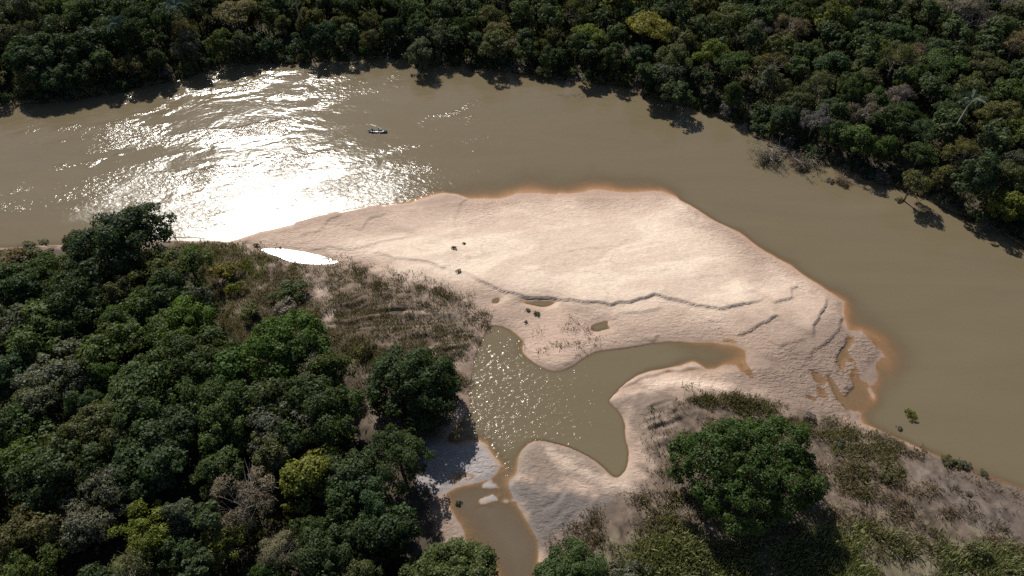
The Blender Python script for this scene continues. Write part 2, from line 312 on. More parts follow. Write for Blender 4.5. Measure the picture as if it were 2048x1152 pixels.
def ground_mat():
    m, nt, nd, lk = mat('riverbank_soil')
    o = N(nd, 'ShaderNodeOutputMaterial'); b = N(nd, 'ShaderNodeBsdfPrincipled')
    a = N(nd, 'ShaderNodeAttribute', attribute_name='soil'); w = N(nd, 'ShaderNodeAttribute', attribute_name='wetness'); rp = N(nd, 'ShaderNodeAttribute', attribute_name='ripple')
    tc = N(nd, 'ShaderNodeTexCoord')
    nz = N(nd, 'ShaderNodeTexNoise', i_Scale=1.7, i_Detail=8, i_Roughness=.7); lk.new(tc.outputs['Object'], nz.inputs['Vector'])
    rm = N(nd, 'ShaderNodeMapRange'); rm.inputs['From Min'].default_value = .3; rm.inputs['From Max'].default_value = .7; rm.inputs['To Min'].default_value = .87; rm.inputs['To Max'].default_value = 1.12
    lk.new(nz.outputs['Fac'], rm.inputs['Value'])
    mu = N(nd, 'ShaderNodeVectorMath', operation='SCALE'); lk.new(a.outputs['Color'], mu.inputs[0]); lk.new(rm.outputs[0], mu.inputs['Scale'])
    lk.new(mu.outputs[0], b.inputs['Base Color'])
    ro = N(nd, 'ShaderNodeMapRange'); ro.inputs['To Min'].default_value = .85; ro.inputs['To Max'].default_value = .5; lk.new(w.outputs['Fac'], ro.inputs['Value']); lk.new(ro.outputs[0], b.inputs['Roughness'])
    b.inputs['Specular IOR Level'].default_value = .15
    # current ripples: crests roughly across the flow, wandering
    mp = N(nd, 'ShaderNodeMapping'); mp.inputs['Rotation'].default_value = (0, 0, R_(9)); mp.inputs['Scale'].default_value = (.7, 1.3, 1)
    lk.new(tc.outputs['Object'], mp.inputs['Vector'])
    r1 = N(nd, 'ShaderNodeTexNoise', i_Scale=1.5, i_Detail=2.5, i_Roughness=.5, i_Distortion=.7); lk.new(mp.outputs[0], r1.inputs['Vector'])
    r2 = N(nd, 'ShaderNodeTexNoise', i_Scale=.35, i_Detail=6, i_Roughness=.65); lk.new(mp.outputs[0], r2.inputs['Vector'])
    m1 = N(nd, 'ShaderNodeMath', operation='MULTIPLY'); lk.new(r1.outputs['Fac'], m1.inputs[0]); lk.new(rp.outputs['Fac'], m1.inputs[1])
    b1 = N(nd, 'ShaderNodeBump', i_Strength=1.0, i_Distance=.34); lk.new(m1.outputs[0], b1.inputs['Height'])
    b2 = N(nd, 'ShaderNodeBump', i_Strength=.6, i_Distance=.14); lk.new(r2.outputs['Fac'], b2.inputs['Height']); lk.new(b1.outputs[0], b2.inputs['Normal'])
    b3 = N(nd, 'ShaderNodeBump', i_Strength=.8, i_Distance=.06); lk.new(nz.outputs['Fac'], b3.inputs['Height']); lk.new(b2.outputs[0], b3.inputs['Normal'])
    lk.new(b3.outputs[0], b.inputs['Normal']); lk.new(b.outputs[0], o.inputs[0])
    return m

def water_mat():
    m, nt, nd, lk = mat('turbid_river_water')
    o = N(nd, 'ShaderNodeOutputMaterial')
    dp = N(nd, 'ShaderNodeAttribute', attribute_name='depth'); am = N(nd, 'ShaderNodeAttribute', attribute_name='chop'); tn = N(nd, 'ShaderNodeAttribute', attribute_name='silt')
    tc = N(nd, 'ShaderNodeTexCoord')
    # sediment-laden body: opaque brown with depth, bed shows through where shallow
    df = N(nd, 'ShaderNodeBsdfDiffuse'); tr = N(nd, 'ShaderNodeBsdfTransparent'); tr.inputs[0].default_value = (.98, .86, .70, 1)
    mf = N(nd, 'ShaderNodeMapping'); mf.inputs['Rotation'].default_value = (0, 0, R_(18)); mf.inputs['Scale'].default_value = (.5, 2.2, 1); lk.new(tc.outputs['Object'], mf.inputs['Vector'])
    cl = N(nd, 'ShaderNodeTexNoise', i_Scale=.035, i_Detail=7, i_Distortion=1.5, i_Roughness=.6); lk.new(mf.outputs[0], cl.inputs['Vector'])
    cm = N(nd, 'ShaderNodeMix', data_type='RGBA'); cm.inputs['A'].default_value = (.098, .079, .046, 1); cm.inputs['B'].default_value = (.130, .104, .065, 1)
    lk.new(cl.outputs['Fac'], cm.inputs['Factor'])
    cm2 = N(nd, 'ShaderNodeMix', data_type='RGBA'); cm2.inputs['B'].default_value = (.112, .088, .062, 1); lk.new(cm.outputs['Result'], cm2.inputs['A']); lk.new(tn.outputs['Fac'], cm2.inputs['Factor'])
    lk.new(cm2.outputs['Result'], df.inputs[0])
    mx = N(nd, 'ShaderNodeMixShader'); lk.new(dp.outputs['Fac'], mx.inputs[0]); lk.new(tr.outputs[0], mx.inputs[1]); lk.new(df.outputs[0], mx.inputs[2])
    # chop: short wavelets plus longer boils, both scaled by how wind and current ruffle that reach
    mp = N(nd, 'ShaderNodeMapping'); mp.inputs['Rotation'].default_value = (0, 0, R_(-25)); mp.inputs['Scale'].default_value = (.7, 1.25, 1)
    lk.new(tc.outputs['Object'], mp.inputs['Vector'])
    w1 = N(nd, 'ShaderNodeTexNoise', i_Scale=1.15, i_Detail=3.0, i_Roughness=.55, i_Distortion=.5); lk.new(mp.outputs[0], w1.inputs['Vector'])
    w2 = N(nd, 'ShaderNodeTexNoise', i_Scale=.16, i_Detail=3.0, i_Roughness=.5, i_Distortion=1.2); lk.new(mp.outputs[0], w2.inputs['Vector'])
    h1 = N(nd, 'ShaderNodeMath', operation='MULTIPLY'); lk.new(w1.outputs['Fac'], h1.inputs[0]); lk.new(am.outputs['Fac'], h1.inputs[1])
    b1 = N(nd, 'ShaderNodeBump', i_Strength=1.0, i_Distance=1.0); lk.new(h1.outputs[0], b1.inputs['Height'])
    b2 = N(nd, 'ShaderNodeBump', i_Strength=1.0, i_Distance=.16); lk.new(w2.outputs['Fac'], b2.inputs['Height']); lk.new(b1.outputs[0], b2.inputs['Normal'])
    gl = N(nd, 'ShaderNodeBsdfGlossy', distribution='BECKMANN'); ca = N(nd, 'ShaderNodeAttribute', attribute_name='capillary'); lk.new(ca.outputs['Fac'], gl.inputs['Roughness']); lk.new(b2.outputs[0], gl.inputs['Normal'])
    fr = N(nd, 'ShaderNodeFresnel'); lk.new(b2.outputs[0], fr.inputs['Normal'])
    geo = N(nd, 'ShaderNodeNewGeometry'); im = N(nd, 'ShaderNodeMapRange'); im.inputs['To Min'].default_value = 1.33; im.inputs['To Max'].default_value = 1/1.33   # light coming up out of the water is not shut in
    lk.new(geo.outputs['Backfacing'], im.inputs['Value']); lk.new(im.outputs[0], fr.inputs['IOR'])
    mg = N(nd, 'ShaderNodeMixShader'); lk.new(fr.outputs[0], mg.inputs[0]); lk.new(mx.outputs[0], mg.inputs[1]); lk.new(gl.outputs[0], mg.inputs[2])
    lk.new(mg.outputs[0], o.inputs[0])
    return m

def leaf_mat(name, trans=.3, gloss=.05):
    m, nt, nd, lk = mat(name)
    o = N(nd, 'ShaderNodeOutputMaterial')
    oi = N(nd, 'ShaderNodeObjectInfo'); lv = N(nd, 'ShaderNodeAttribute', attribute_name='leaf')
    mr = N(nd, 'ShaderNodeMapRange'); mr.inputs['To Min'].default_value = .5; mr.inputs['To Max'].default_value = 1.55; lk.new(lv.outputs['Fac'], mr.inputs['Value'])
    sc_ = N(nd, 'ShaderNodeVectorMath', operation='SCALE'); lk.new(oi.outputs['Color'], sc_.inputs[0]); lk.new(mr.outputs[0], sc_.inputs['Scale'])
    d = N(nd, 'ShaderNodeBsdfDiffuse'); lk.new(sc_.outputs[0], d.inputs[0])
    tm = N(nd, 'ShaderNodeVectorMath', operation='MULTIPLY'); lk.new(sc_.outputs[0], tm.inputs[0]); tm.inputs[1].default_value = (1.25, 1.35, .55)
    t = N(nd, 'ShaderNodeBsdfTranslucent'); lk.new(tm.outputs[0], t.inputs[0])
    mx = N(nd, 'ShaderNodeMixShader'); mx.inputs[0].default_value = trans; lk.new(d.outputs[0], mx.inputs[1]); lk.new(t.outputs[0], mx.inputs[2])
    g = N(nd, 'ShaderNodeBsdfGlossy'); g.inputs['Roughness'].default_value = .55; g.inputs[0].default_value = (.8, .85, .9, 1)
    m2 = N(nd, 'ShaderNodeMixShader'); m2.inputs[0].default_value = gloss; lk.new(mx.outputs[0], m2.inputs[1]); lk.new(g.outputs[0], m2.inputs[2])
    lk.new(m2.outputs[0], o.inputs[0])
    return m
M_ground = ground_mat(); M_water = water_mat()
M_leaf = leaf_mat('broad_leaves', .36, .010); M_twig = leaf_mat('dry_twigs', .05, .0); M_grass = leaf_mat('dry_grass', .25, .01); M_palm = leaf_mat('palm_leaves', .2, .03)
M_bark = simple('bark', (.075, .058, .045), .9, 0, .4, 3); M_grey = simple('bleached_wood', (.24, .21, .185), .9, 0, .3, 4)

# ---------------------------------------------------------------- mesh helpers
def np_mesh(name, V, F, m, attr=None, an='leaf', smooth_=False, dom='FACE'):
    """F: (n,k) faces of one size"""
    me = bpy.data.meshes.new(name); V = np.asarray(V, np.float32); F = np.asarray(F, np.int32); n, k = F.shape
    me.vertices.add(len(V)); me.vertices.foreach_set('co', V.ravel())
    me.loops.add(n*k); me.loops.foreach_set('vertex_index', F.ravel())
    me.polygons.add(n); me.polygons.foreach_set('loop_start', np.arange(n, dtype=np.int32)*k)
    if smooth_: me.polygons.foreach_set('use_smooth', np.ones(n, bool))
    me.update(calc_edges=True)
    if attr is not None:
        a = me.attributes.new(an, 'FLOAT', dom); a.data.foreach_set('value', np.asarray(attr, np.float32))
    if m: me.materials.append(m)
    return me
def link(name, data, parent=None, loc=None, **props):
    o = bpy.data.objects.new(name, data); col.objects.link(o)
    if parent is not None: o.parent = parent
    if loc is not None: o.location = loc
    for k, v in props.items(): o[k] = v
    return o
def tubes(paths, sides=6):
    """paths: list of (points (n,3), radii (n)) -> V,F quads joined"""
    Vs, Fs, off = [], [], 0
    an = np.arange(sides)*2*np.pi/sides
    for P, r in paths:
        P = np.asarray(P, float); r = np.asarray(r, float); n = len(P)
        T = np.gradient(P, axis=0); T /= np.linalg.norm(T, axis=1)[:, None]+1e-9
        ref = np.array([0, 0, 1.]) if abs(T[0, 2]) < .8 else np.array([1., 0, 0])
        A = np.cross(T, ref); A /= np.linalg.norm(A, axis=1)[:, None]+1e-9; B = np.cross(T, A)
        ring = P[:, None]+r[:, None, None]*(np.cos(an)[None, :, None]*A[:, None]+np.sin(an)[None, :, None]*B[:, None])
        Vs.append(ring.reshape(-1, 3))
        i = np.arange(n-1)[:, None]*sides; j = np.arange(sides)[None]; jn = (j+1) % sides
        Fs.append(np.stack([i+j, i+jn, i+sides+jn, i+sides+j], -1).reshape(-1, 4)+off); off += n*sides
    return np.vstack(Vs), np.vstack(Fs)

def sand_mesh():
    nx, ny = GX.shape
    V = np.stack([GX, GY, Z], -1).reshape(-1, 3)
    i = np.arange(nx-1)[:, None]*ny; j = np.arange(ny-1)[None]
    F = np.stack([i+j, i+ny+j, i+ny+j+1, i+j+1], -1).reshape(-1, 4)
    me = np_mesh('ground', V, F, M_ground, wetm.ravel(), 'wetness', True, 'POINT')
    a = me.attributes.new('ripple', 'FLOAT', 'POINT'); a.data.foreach_set('value', rip.ravel().astype(np.float32))
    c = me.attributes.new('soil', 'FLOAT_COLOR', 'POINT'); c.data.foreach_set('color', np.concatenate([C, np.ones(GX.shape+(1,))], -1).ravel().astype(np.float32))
    return me, F
g_me, GF = sand_mesh()
link('ground', g_me, kind='structure')

# water: one level sheet wherever the bed lies below it
def blob(u, v, ru, rv, ang=0):
    """soft patch around a survey point; radii in metres"""
    x, y, _ = ground_pt(u, v); c, s = math.cos(R_(ang)), math.sin(R_(ang))
    a = (GX-x)*c+(GY-y)*s; b = -(GX-x)*s+(GY-y)*c
    return np.exp(-((a/ru)**2+(b/rv)**2))
c_, s_ = math.cos(R_(22)), math.sin(R_(22))
la = GX*c_+GY*s_; lb = -GX*s_+GY*c_
band = fbm(la*.035, lb*.13, 4, 91); fine = fbm(la*.15, lb*.4, 3, 95)
chop = .015+0*GX
ruff = np.clip(blob(390, 250, 38, 28, 25)*1.0+blob(540, 390, 38, 18, 15)*.7+blob(110, 380, 46, 22, 30)*1.3+blob(720, 330, 20, 10, 20)*.3+blob(850, 250, 12, 16, -20)*.7+blob(945, 215, 12, 4, 25)*.9+blob(960, 262, 9, 6, 30)*.9, 0, 1)
bnd = band*.62+fine*.38
brk = .35+.65*sstep(.45, .7, fbm(GX*.12, GY*.12, 3, 99))
chop += ruff*(.003+.30*sstep(.515, .61, bnd)*brk)
core = np.clip(blob(545, 415, 25, 9, 14)*1.2+blob(660, 408, 15, 6, 10)*.7+blob(410, 450, 18, 8, 14)*1.1+blob(265, 375, 5, 11, -25)*.8+blob(190, 420, 16, 3.5, 28)*.6+blob(600, 350, 20, 8, 15)*.5, 0, 1.1)
chop = chop*(1-.6*np.clip(core, 0, 1))+core*(.035+.05*sstep(.4, .6, bnd))
capil = .2+.11*np.clip(core*1.6-.25, 0, 1)
chop += .08*blob(760, 385, 18, 7, 10)+.03*blob(980, 350, 26, 14, 0)
chop += .012*fbm(GX*.05, GY*.12, 3, 44)
inl = sstep(-2, 1, in_d)
chop = np.where(near_d > -1, .012, chop)+inl*.19*np.clip(blob(1060, 800, 19, 20)*1.15, 0, 1)
chop += sstep(-1, 3, sh)*0
silt = np.clip(sstep(-1, 1, ch_d), 0, 1)
dep = 1-np.exp(-np.maximum(-Z, 0)*(.5+1.1*fbm(GX*.15, GY*.15, 4, 55))/.15)
msk = ((Z < .15).reshape(-1))[GF].any(1)
used, inv = np.unique(GF[msk], return_inverse=True)
wv = np.stack([GX, GY, np.zeros_like(GX)], -1).reshape(-1, 3)[used]
w_me = np_mesh('river_water', wv, inv.reshape(-1, 4), M_water, dep.ravel()[used], 'depth', True, 'POINT')
for nm, A in (('chop', chop), ('silt', silt), ('capillary', capil)):
    a = w_me.attributes.new(nm, 'FLOAT', 'POINT'); a.data.foreach_set('value', A.ravel()[used].astype(np.float32))
link('river_water', w_me, kind='structure')

# ---------------------------------------------------------------- trees
def cards(P, Nn, ln, wd, rng, droop=0.):
    """leaf-spray quads at P facing Nn"""
    n = len(P)
    r = rng.normal(size=(n, 3)); A = np.cross(Nn, r); A /= np.linalg.norm(A, axis=1)[:, None]+1e-9
    B = np.cross(Nn, A); B /= np.linalg.norm(B, axis=1)[:, None]+1e-9
    l = (ln*(.6+.8*rng.random(n)))[:, None]*.5; w = (wd*(.6+.8*rng.random(n)))[:, None]*.5
    V = np.stack([P-A*l, P-B*w+A*l*.15, P+A*l, P+B*w+A*l*.15], 1)
    V[:, 2, 2] -= droop*l[:, 0]
    return V.reshape(-1, 3), np.arange(n*4).reshape(-1, 4)
def crown(seed, R, rz, zc, ncl, cr, ls, per, lump=.18, lower=-.25, up_bias=.35, twiggy=False, flat=.75, subs=None):
    rng = np.random.default_rng(seed)
    ph = rng.random(4)*6.28; am = rng.random(4)*lump/1.5
    k = np.arange(ncl)+.5; zz = 1-(1-lower)*k/ncl; zz = zz*1.0
    th = k*2.39996+rng.normal(size=ncl)*.25; rr = np.sqrt(np.clip(1-zz*zz, 0, 1))
    lat = 1+sum(am[i]*np.sin((i+2)*th+ph[i]) for i in range(4))
    rad = (.74+.2*rng.random(ncl))
    if subs is None:
        a0 = rng.random()*6.28; ns = rng.integers(2, 5)
        subs = [(np.cos(a0+q*6.28/ns+rng.normal()*.3)*.34, np.sin(a0+q*6.28/ns+rng.normal()*.3)*.34, rng.uniform(-.22, .12), rng.uniform(.56, .74)) for q in range(ns)]+[(0, 0, rng.uniform(-.1, .1), .62)]
    si = rng.choice(len(subs), ncl, p=np.array([q[3]**2 for q in subs])/sum(q[3]**2 for q in subs)); S = np.array(subs)[si]
    cen = np.stack([(S[:, 0]+np.cos(th)*rr*lat*rad*S[:, 3])*R*1.02, (S[:, 1]+np.sin(th)*rr*lat*rad*S[:, 3])*R*1.02, (S[:, 2]+zz*rad*(.45+.55*S[:, 3]/.7)*(1+rng.normal(size=ncl)*.06))*rz+zc], 1)
    keepc = np.ones(ncl, bool)
    for q in subs:      # drop clumps buried inside a neighbouring dome
        e = ((cen[:, 0]/R-q[0])/q[3])**2+((cen[:, 1]/R-q[1])/q[3])**2+(((cen[:, 2]-zc)/rz-q[2])/(.45+.55*q[3]/.7))**2
        keepc &= e > .30
    cen = cen[keepc]; ncl = len(cen)
    crr = cr*R*(.5+.8*rng.random(ncl)**1.3)
    P, Nn, LV = [], [], []
    for c, r in zip(cen, crr):
        m = int(per*(r/(cr*R))**2)
        d = rng.normal(size=(m, 3)); d /= np.linalg.norm(d, axis=1)[:, None]
        out = c-np.array([0, 0, zc]); out = out/(np.linalg.norm(out)+1e-6)
        d = d+out*.5; d[:, 2] += .2; d /= np.linalg.norm(d, axis=1)[:, None]
        ru = r*(.62+.52*rng.random(m)**.8)*(1+.22*np.sin(d[:, 0]*4+c[0]*3)*np.sin(d[:, 1]*4+c[1]*3)+.15*np.sin(d[:, 0]*9+c[1]*5)*np.sin(d[:, 2]*8+c[0]))
        P.append(c+d*ru[:, None]*np.array([1, 1, flat]))
        nn = d+rng.normal(size=(m, 3))*.55; nn[:, 2] += up_bias; Nn.append(nn/np.linalg.norm(nn, axis=1)[:, None])
        LV.append(np.clip(.42+rng.normal()*.10+rng.normal(size=m)*.14, 0, 1))
    if not twiggy:
        m = int(per*ncl*.16); d = rng.normal(size=(m, 3)); d /= np.linalg.norm(d, axis=1)[:, None]; d[:, 2] = np.where(d[:, 2] < -.3, -d[:, 2], d[:, 2])
        P.append(d*(rng.random(m)**.4*.72)[:, None]*np.array([R*.86, R*.86, rz])+np.array([0, 0, zc])); nn = d+rng.normal(size=(m, 3))*.6; Nn.append(nn/np.linalg.norm(nn, axis=1)[:, None]); LV.append(np.clip(.35+rng.normal(size=m)*.12, 0, 1))
    P = np.vstack(P); Nn = np.vstack(Nn); LV = np.concatenate(LV)
    if twiggy: V, F = cards(P, Nn, ls*2.2, ls*.22, rng)
    else: V, F = cards(P, Nn, ls*1.25, ls*.8, rng, .25)
    return V, F, LV, cen
def limbs(seed, H, cen, r0, n=9, z0=.35, extra=0):
    rng = np.random.default_rng(seed+999)
    top = H*.72; lean = rng.normal(size=2)*.04*H
    tr = np.array([[0, 0, -.6], [lean[0]*.3, lean[1]*.3, top*.35], [lean[0]*.8, lean[1]*.8, top*.7], [lean[0], lean[1], top]])
    paths = [(tr, [r0*1.35, r0, r0*.75, r0*.35])]
    idx = rng.permutation(len(cen))[:n]
    for i in idx:
        e = cen[i]; t = z0+.5*rng.random(); b = tr[0]*(1-t)+tr[3]*t
        b = np.array([np.interp(t*top, tr[:, 2], tr[:, 0]), np.interp(t*top, tr[:, 2], tr[:, 1]), t*top])
        mid = (b*.45+e*.55)+rng.normal(size=3)*.06*H; mid[2] -= .03*H
        paths.append((np.array([b, (b+mid)/2+rng.normal(size=3)*.02*H, mid, e]), [r0*.5, r0*.4, r0*.25, r0*.08]))
        for _ in range(extra):
            e2 = e+rng.normal(size=3)*np.array([1, 1, .6])*np.linalg.norm(e-b)*.3; e2[2] += .05*H
            paths.append((np.array([mid, (mid+e2)/2+rng.normal(size=3)*.02*H, e2]), [r0*.2, r0*.13, r0*.04]))
    return tubes(paths, 6)

VAR = {}   # kind -> list of (R0, H0, crown mesh, trunk mesh)
def add_var(kind, seed, R, H, rz, ncl, cr, ls, per, leafm=None, barkm=None, trunk_r=None, nl=8, extra=0, **kw):
    V, F, LV, cen = crown(seed, R, rz, H-rz, ncl, cr, ls, per, **kw)
    cm_ = np_mesh('crown', V, F, leafm or M_leaf, LV)
    tv, tf = limbs(seed, H, cen, trunk_r or R*.05, nl, extra=extra)
    tm = np_mesh('trunk', tv, tf, barkm or M_bark, smooth_=True)
    VAR.setdefault(kind, []).append((R, H, cm_, tm))
for s in range(5):      # rounded evergreen, medium
    add_var('round', 100+s, 5.0, 8.4+s*.3, 3.9, 44, .27, .38, 210, lower=-.35)
for s in range(5):      # big broad dense crown
    add_var('broad', 200+s, 7.5, 10.5, 5.0, 84, .20, .38, 220, lower=-.35)
for s in range(4):      # small-leaved airy crown
    add_var('airy', 300+s, 4.8, 8.6, 3.6, 42, .26, .32, 190, lower=-.3, lump=.35, flat=.6)
for s in range(4):      # tall narrow crown
    add_var('tall', 400+s, 3.6, 10.5, 4.6, 36, .30, .36, 180, lower=-.55, lump=.3)
for s in range(4):      # umbrella layered crown
    add_var('layer', 500+s, 5.6, 9.0, 2.7, 42, .25, .36, 180, lower=-.05, lump=.35, flat=.5)
for s in range(4):      # greyish, half bare
    add_var('bare', 600+s, 4.6, 8.5, 3.8, 30, .30, .36, 230, leafm=M_twig, barkm=M_grey, trunk_r=.16, nl=16, extra=3, lower=-.2, twiggy=True, lump=.3)
for s in range(4):      # shrub
    add_var('shrub', 700+s, 2.0, 2.3, 1.7, 16, .36, .26, 130, lower=-.1, lump=.35, trunk_r=.07, nl=5)
add_var('giant', 800, 11.2, 12.2, 5.4, 420, .105, .30, 200, lower=-.35, lump=.2, subs=[(-.36, .0, -.10, .60), (.0, .05, .0, .68), (.32, .20, .10, .58), (.34, -.15, -.06, .56), (-.08, -.32, -.08, .58)])
for s in range(3): add_var('dome', 820+s, 8.0, 12.0, 7.2, 130, .17, .34, 230, lower=-.45, lump=.2, subs=[(0, 0, 0, .80), (.22, .15, .02, .66), (-.22, -.1, -.06, .66)])
TONE = {'leaf green': (0.046, 0.070, 0.019), 'dark green': (0.040, 0.057, 0.020), 'green': (0.058, 0.079, 0.024), 'bright green': (0.063, 0.101, 0.020), 'yellow-green': (0.108, 0.118, 0.024), 'olive': (0.094, 0.090, 0.036),
        'grey-green': (0.090, 0.092, 0.056), 'tan': (0.162, 0.130, 0.078), 'grey': (0.151, 0.130, 0.112), 'bluish green': (0.050, 0.072, 0.031), 'rusty': (0.115, 0.085, 0.045), 'old rusty': (0.157, 0.088, 0.034), 'mustard': (0.162, 0.132, 0.027)}
TREES = []   # dicts
def add_tree(x, y, R, kind, tone, tag='', group='', Hs=None, label=None):
    TREES.append(dict(x=x, y=y, R=R, kind=kind, tone=tone, tag=tag, group=group, Hs=Hs, label=label))
def tree_px(u, v, rpx, kind, tone, label=None, tag='near', Hs=None, shift=.12):
    R = 5.; zc = 5.
    for _ in range(4):
        x, y, t = ground_pt(u, v+shift*rpx, zc); R = rpx*t/FPX
        R0, H0, *_r = VAR[kind][0]; k = R/R0; hh = Hs if Hs else k**.45
        zc = (H0*hh)*.60+float(height(np.array(x), np.array(y)))
    add_tree(x, y, R, kind, tone, tag, '', hh, label)
    return x, y, R
NEARL = [  # survey of the near-left wood: u, v, crown radius px, form, tone, label
 (240, 470, 100, 'dome', 'dark green', 'tallest dark green tree on the near bank point, crown against the glittering river', 1.05),
 (158, 485, 26, 'tall', 'grey-green', 'thin grey-green tree at the left foot of the tall riverside tree'),
 (60, 500, 40, 'shrub', 'olive', None), (15, 520, 40, 'shrub', 'rusty', None), (95, 545, 55, 'broad', 'green', None), (20, 560, 50, 'round', 'bluish green', None),
 (60, 585, 52, 'round', 'bluish green', None), (140, 600, 75, 'broad', 'dark green', None), (25, 650, 55, 'airy', 'grey-green', None),
 (325, 545, 50, 'layer', 'olive', None), (378, 525, 45, 'airy', 'green', None), (338, 585, 52, 'round', 'dark green', None), (290, 610, 52, 'round', 'green', None),
 (405, 600, 28, 'tall', 'grey-green', 'narrow grey-green tree at the edge of the brown scrub'),
 (225, 640, 40, 'airy', 'green', None), (385, 645, 48, 'round', 'bright green', None), (320, 655, 50, 'airy', 'green', None), (90, 665, 72, 'round', 'green', None), (215, 690, 62, 'round', 'green', None),
 (560, 690, 82, 'broad', 'bright green', 'large bright green tree beside the brown scrub on the near bank'),
 (625, 715, 46, 'airy', 'grey-green', 'pale grey-green tree tucked under the large bright green tree'), (662, 738, 42, 'round', 'green', None), (470, 730, 55, 'round', 'bright green', None),
 (395, 720, 75, 'broad', 'green', None), (300, 745, 55, 'round', 'green', None), (130, 740, 60, 'airy', 'grey-green', None), (30, 745, 60, 'round', 'bluish green', None), (410, 800, 75, 'broad', 'green', None),
 (632, 800, 82, 'broad', 'dark green', 'broad dark green tree left of the sandy path'), (520, 800, 62, 'round', 'green', None), (85, 800, 52, 'airy', 'grey-green', None), (270, 800, 92, 'broad', 'green', None),
 (555, 855, 62, 'airy', 'grey-green', None), (450, 850, 50, 'round', 'green', None), (345, 865, 62, 'round', 'dark green', None), (185, 865, 75, 'broad', 'olive', None), (40, 850, 60, 'round', 'dark green', None),
 (400, 868, 18, 'airy', 'yellow-green', 'small yellow-green treetop poking through the left wood'), (130, 930, 70, 'round', 'dark green', None), (300, 930, 70, 'round', 'dark green', None), (440, 925, 52, 'airy', 'green', None),
 (545, 905, 38, 'round', 'olive', None), (35, 950, 60, 'round', 'green', None), (210, 985, 62, 'airy', 'grey-green', None), (90, 1000, 50, 'round', 'dark green', None),
 (618, 945, 64, 'round', 'yellow-green', 'yellow-green tree between the sandy path and the left wood'), (700, 945, 60, 'airy', 'bluish green', None), (690, 1000, 55, 'round', 'dark green', None),
 (798, 905, 60, 'broad', 'green', 'dark green tree just left of the grey silt flat'), (745, 985, 50, 'airy', 'bluish green', None), (770, 1060, 62, 'round', 'dark green', None),
 (486, 1000, 58, 'bare', 'tan', 'rounded tan brushy tree in the lower left wood'), (430, 1050, 26, 'bare', 'tan', None), (290, 1062, 52, 'layer', 'yellow-green', 'flat-topped yellow-green tree near the bottom left'), (175, 1050, 55, 'airy', 'grey-green', None),
 (60, 1060, 60, 'airy', 'olive', None), (450, 1070, 40, 'airy', 'yellow-green', None), (275, 1120, 46, 'bare', 'olive', 'half-bare olive-grey tree at the bottom left edge'), (560, 1100, 40, 'bare', 'tan', 'thin tan half-leafless tree at the bottom of the left wood'),
 (620, 1060, 34, 'airy', 'green', None), (650, 1120, 55, 'round', 'dark green', None), (530, 1150, 30, 'airy', 'green', None), (410, 1155, 26, 'round', 'yellow-green', None), (55, 1150, 55, 'layer', 'green', None), (700, 1080, 50, 'round', 'dark green', None),
 (833, 748, 92, 'dome', 'dark green', 'round dark green tree between sandy path and greenish inlet', .88),
 (893, 1145, 98, 'dome', 'green', 'rounded green tree at the bottom edge left of the brown channel', .66),
 (1140, 1138, 80, 'dome', 'green', 'low green tree at the bottom edge right of the brown channel', .55),
 (1494, 912, 152, 'giant', 'leaf green', 'huge wide green tree standing alone on the right bank', 1.0),
 (455, 535, 30, 'shrub', 'mustard', 'mustard-green bush on the scrubby point'), (470, 572, 22, 'shrub', 'yellow-green', 'pale green bush below the mustard bush'), (575, 578, 32, 'shrub', 'green', 'leafy green bush surrounded by brown scrub'),
 (575, 615, 28, 'shrub', 'grey', 'dull grey-brown bush right under the leafy green bush'), (500, 615, 24, 'shrub', 'olive', 'olive bush at the wood edge in the brown scrub'), (730, 695, 22, 'shrub', 'olive', 'olive bush left of the round inlet tree'),
 (1260, 1140, 40, 'shrub', 'grey-green', 'grey-green bush right of the low bottom-edge tree'), (1960, 1095, 24, 'shrub', 'olive', 'olive bush at the lower right edge of the mud flat'),
]
for u, v, r, k, t, lab, *hs_ in NEARL: tree_px(u, v, r*(1.08 if k not in ('giant', 'shrub') else .96), k, t, lab, 'near', hs_[0] if hs_ else None)
FARP = [ # distinctive trees of the far wood
 (1290, 55, 50, 'layer', 'mustard', 'wide mustard-tinted flat tree above the middle of the river'), (1050, 78, 22, 'airy', 'yellow-green', None), (838, 108, 32, 'round', 'grey-green', 'lone grey-green tree leaning over the far shore near the boat'),
 (995, 62, 28, 'airy', 'tan', None), (1425, 105, 35, 'airy', 'yellow-green', 'yellow-green tree high in the far right wood'), (1580, 60, 36, 'bare', 'tan', None), (1510, 70, 32, 'bare', 'grey', None), (1640, 165, 38, 'bare', 'olive', None),
 (1540, 125, 34, 'bare', 'olive', None), (1725, 155, 40, 'airy', 'olive', None), (1730, 222, 34, 'bare', 'tan', 'tan brushy tree above the driftwood pile'), (1790, 178, 16, 'airy', 'mustard', None), (1940, 25, 60, 'bare', 'grey', 'large leafless grey tree in the upper right corner'),
 (1665, 130, 42, 'round', 'bluish green', None), (1630, 235, 30, 'bare', 'grey', None), (1720, 275, 42, 'round', 'green', None), (1890, 282, 24, 'round', 'olive', None), (1840, 305, 30, 'airy', 'green', None), (1888, 350, 28, 'round', 'olive', None),
 (1820, 375, 34, 'layer', 'olive', None), (2010, 350, 40, 'airy', 'olive', None), (2020, 405, 36, 'round', 'yellow-green', None), (1400, 60, 30, 'bare', 'grey', None), (1450, 40, 40, 'airy', 'olive', None), (440, 85, 30, 'round', 'green', None), (335, 105, 10, 'airy', 'yellow-green', None),
 (470, 30, 50, 'layer', 'tan', None), (240, 35, 30, 'bare', 'rusty', None), (60, 110, 52, 'round', 'bluish green', None), (160, 90, 55, 'round', 'dark green', None), (1330, 150, 40, 'airy', 'grey-green', None), (1350, 195, 30, 'round', 'bluish green', None), (1290, 170, 24, 'airy', 'grey-green', None),
]
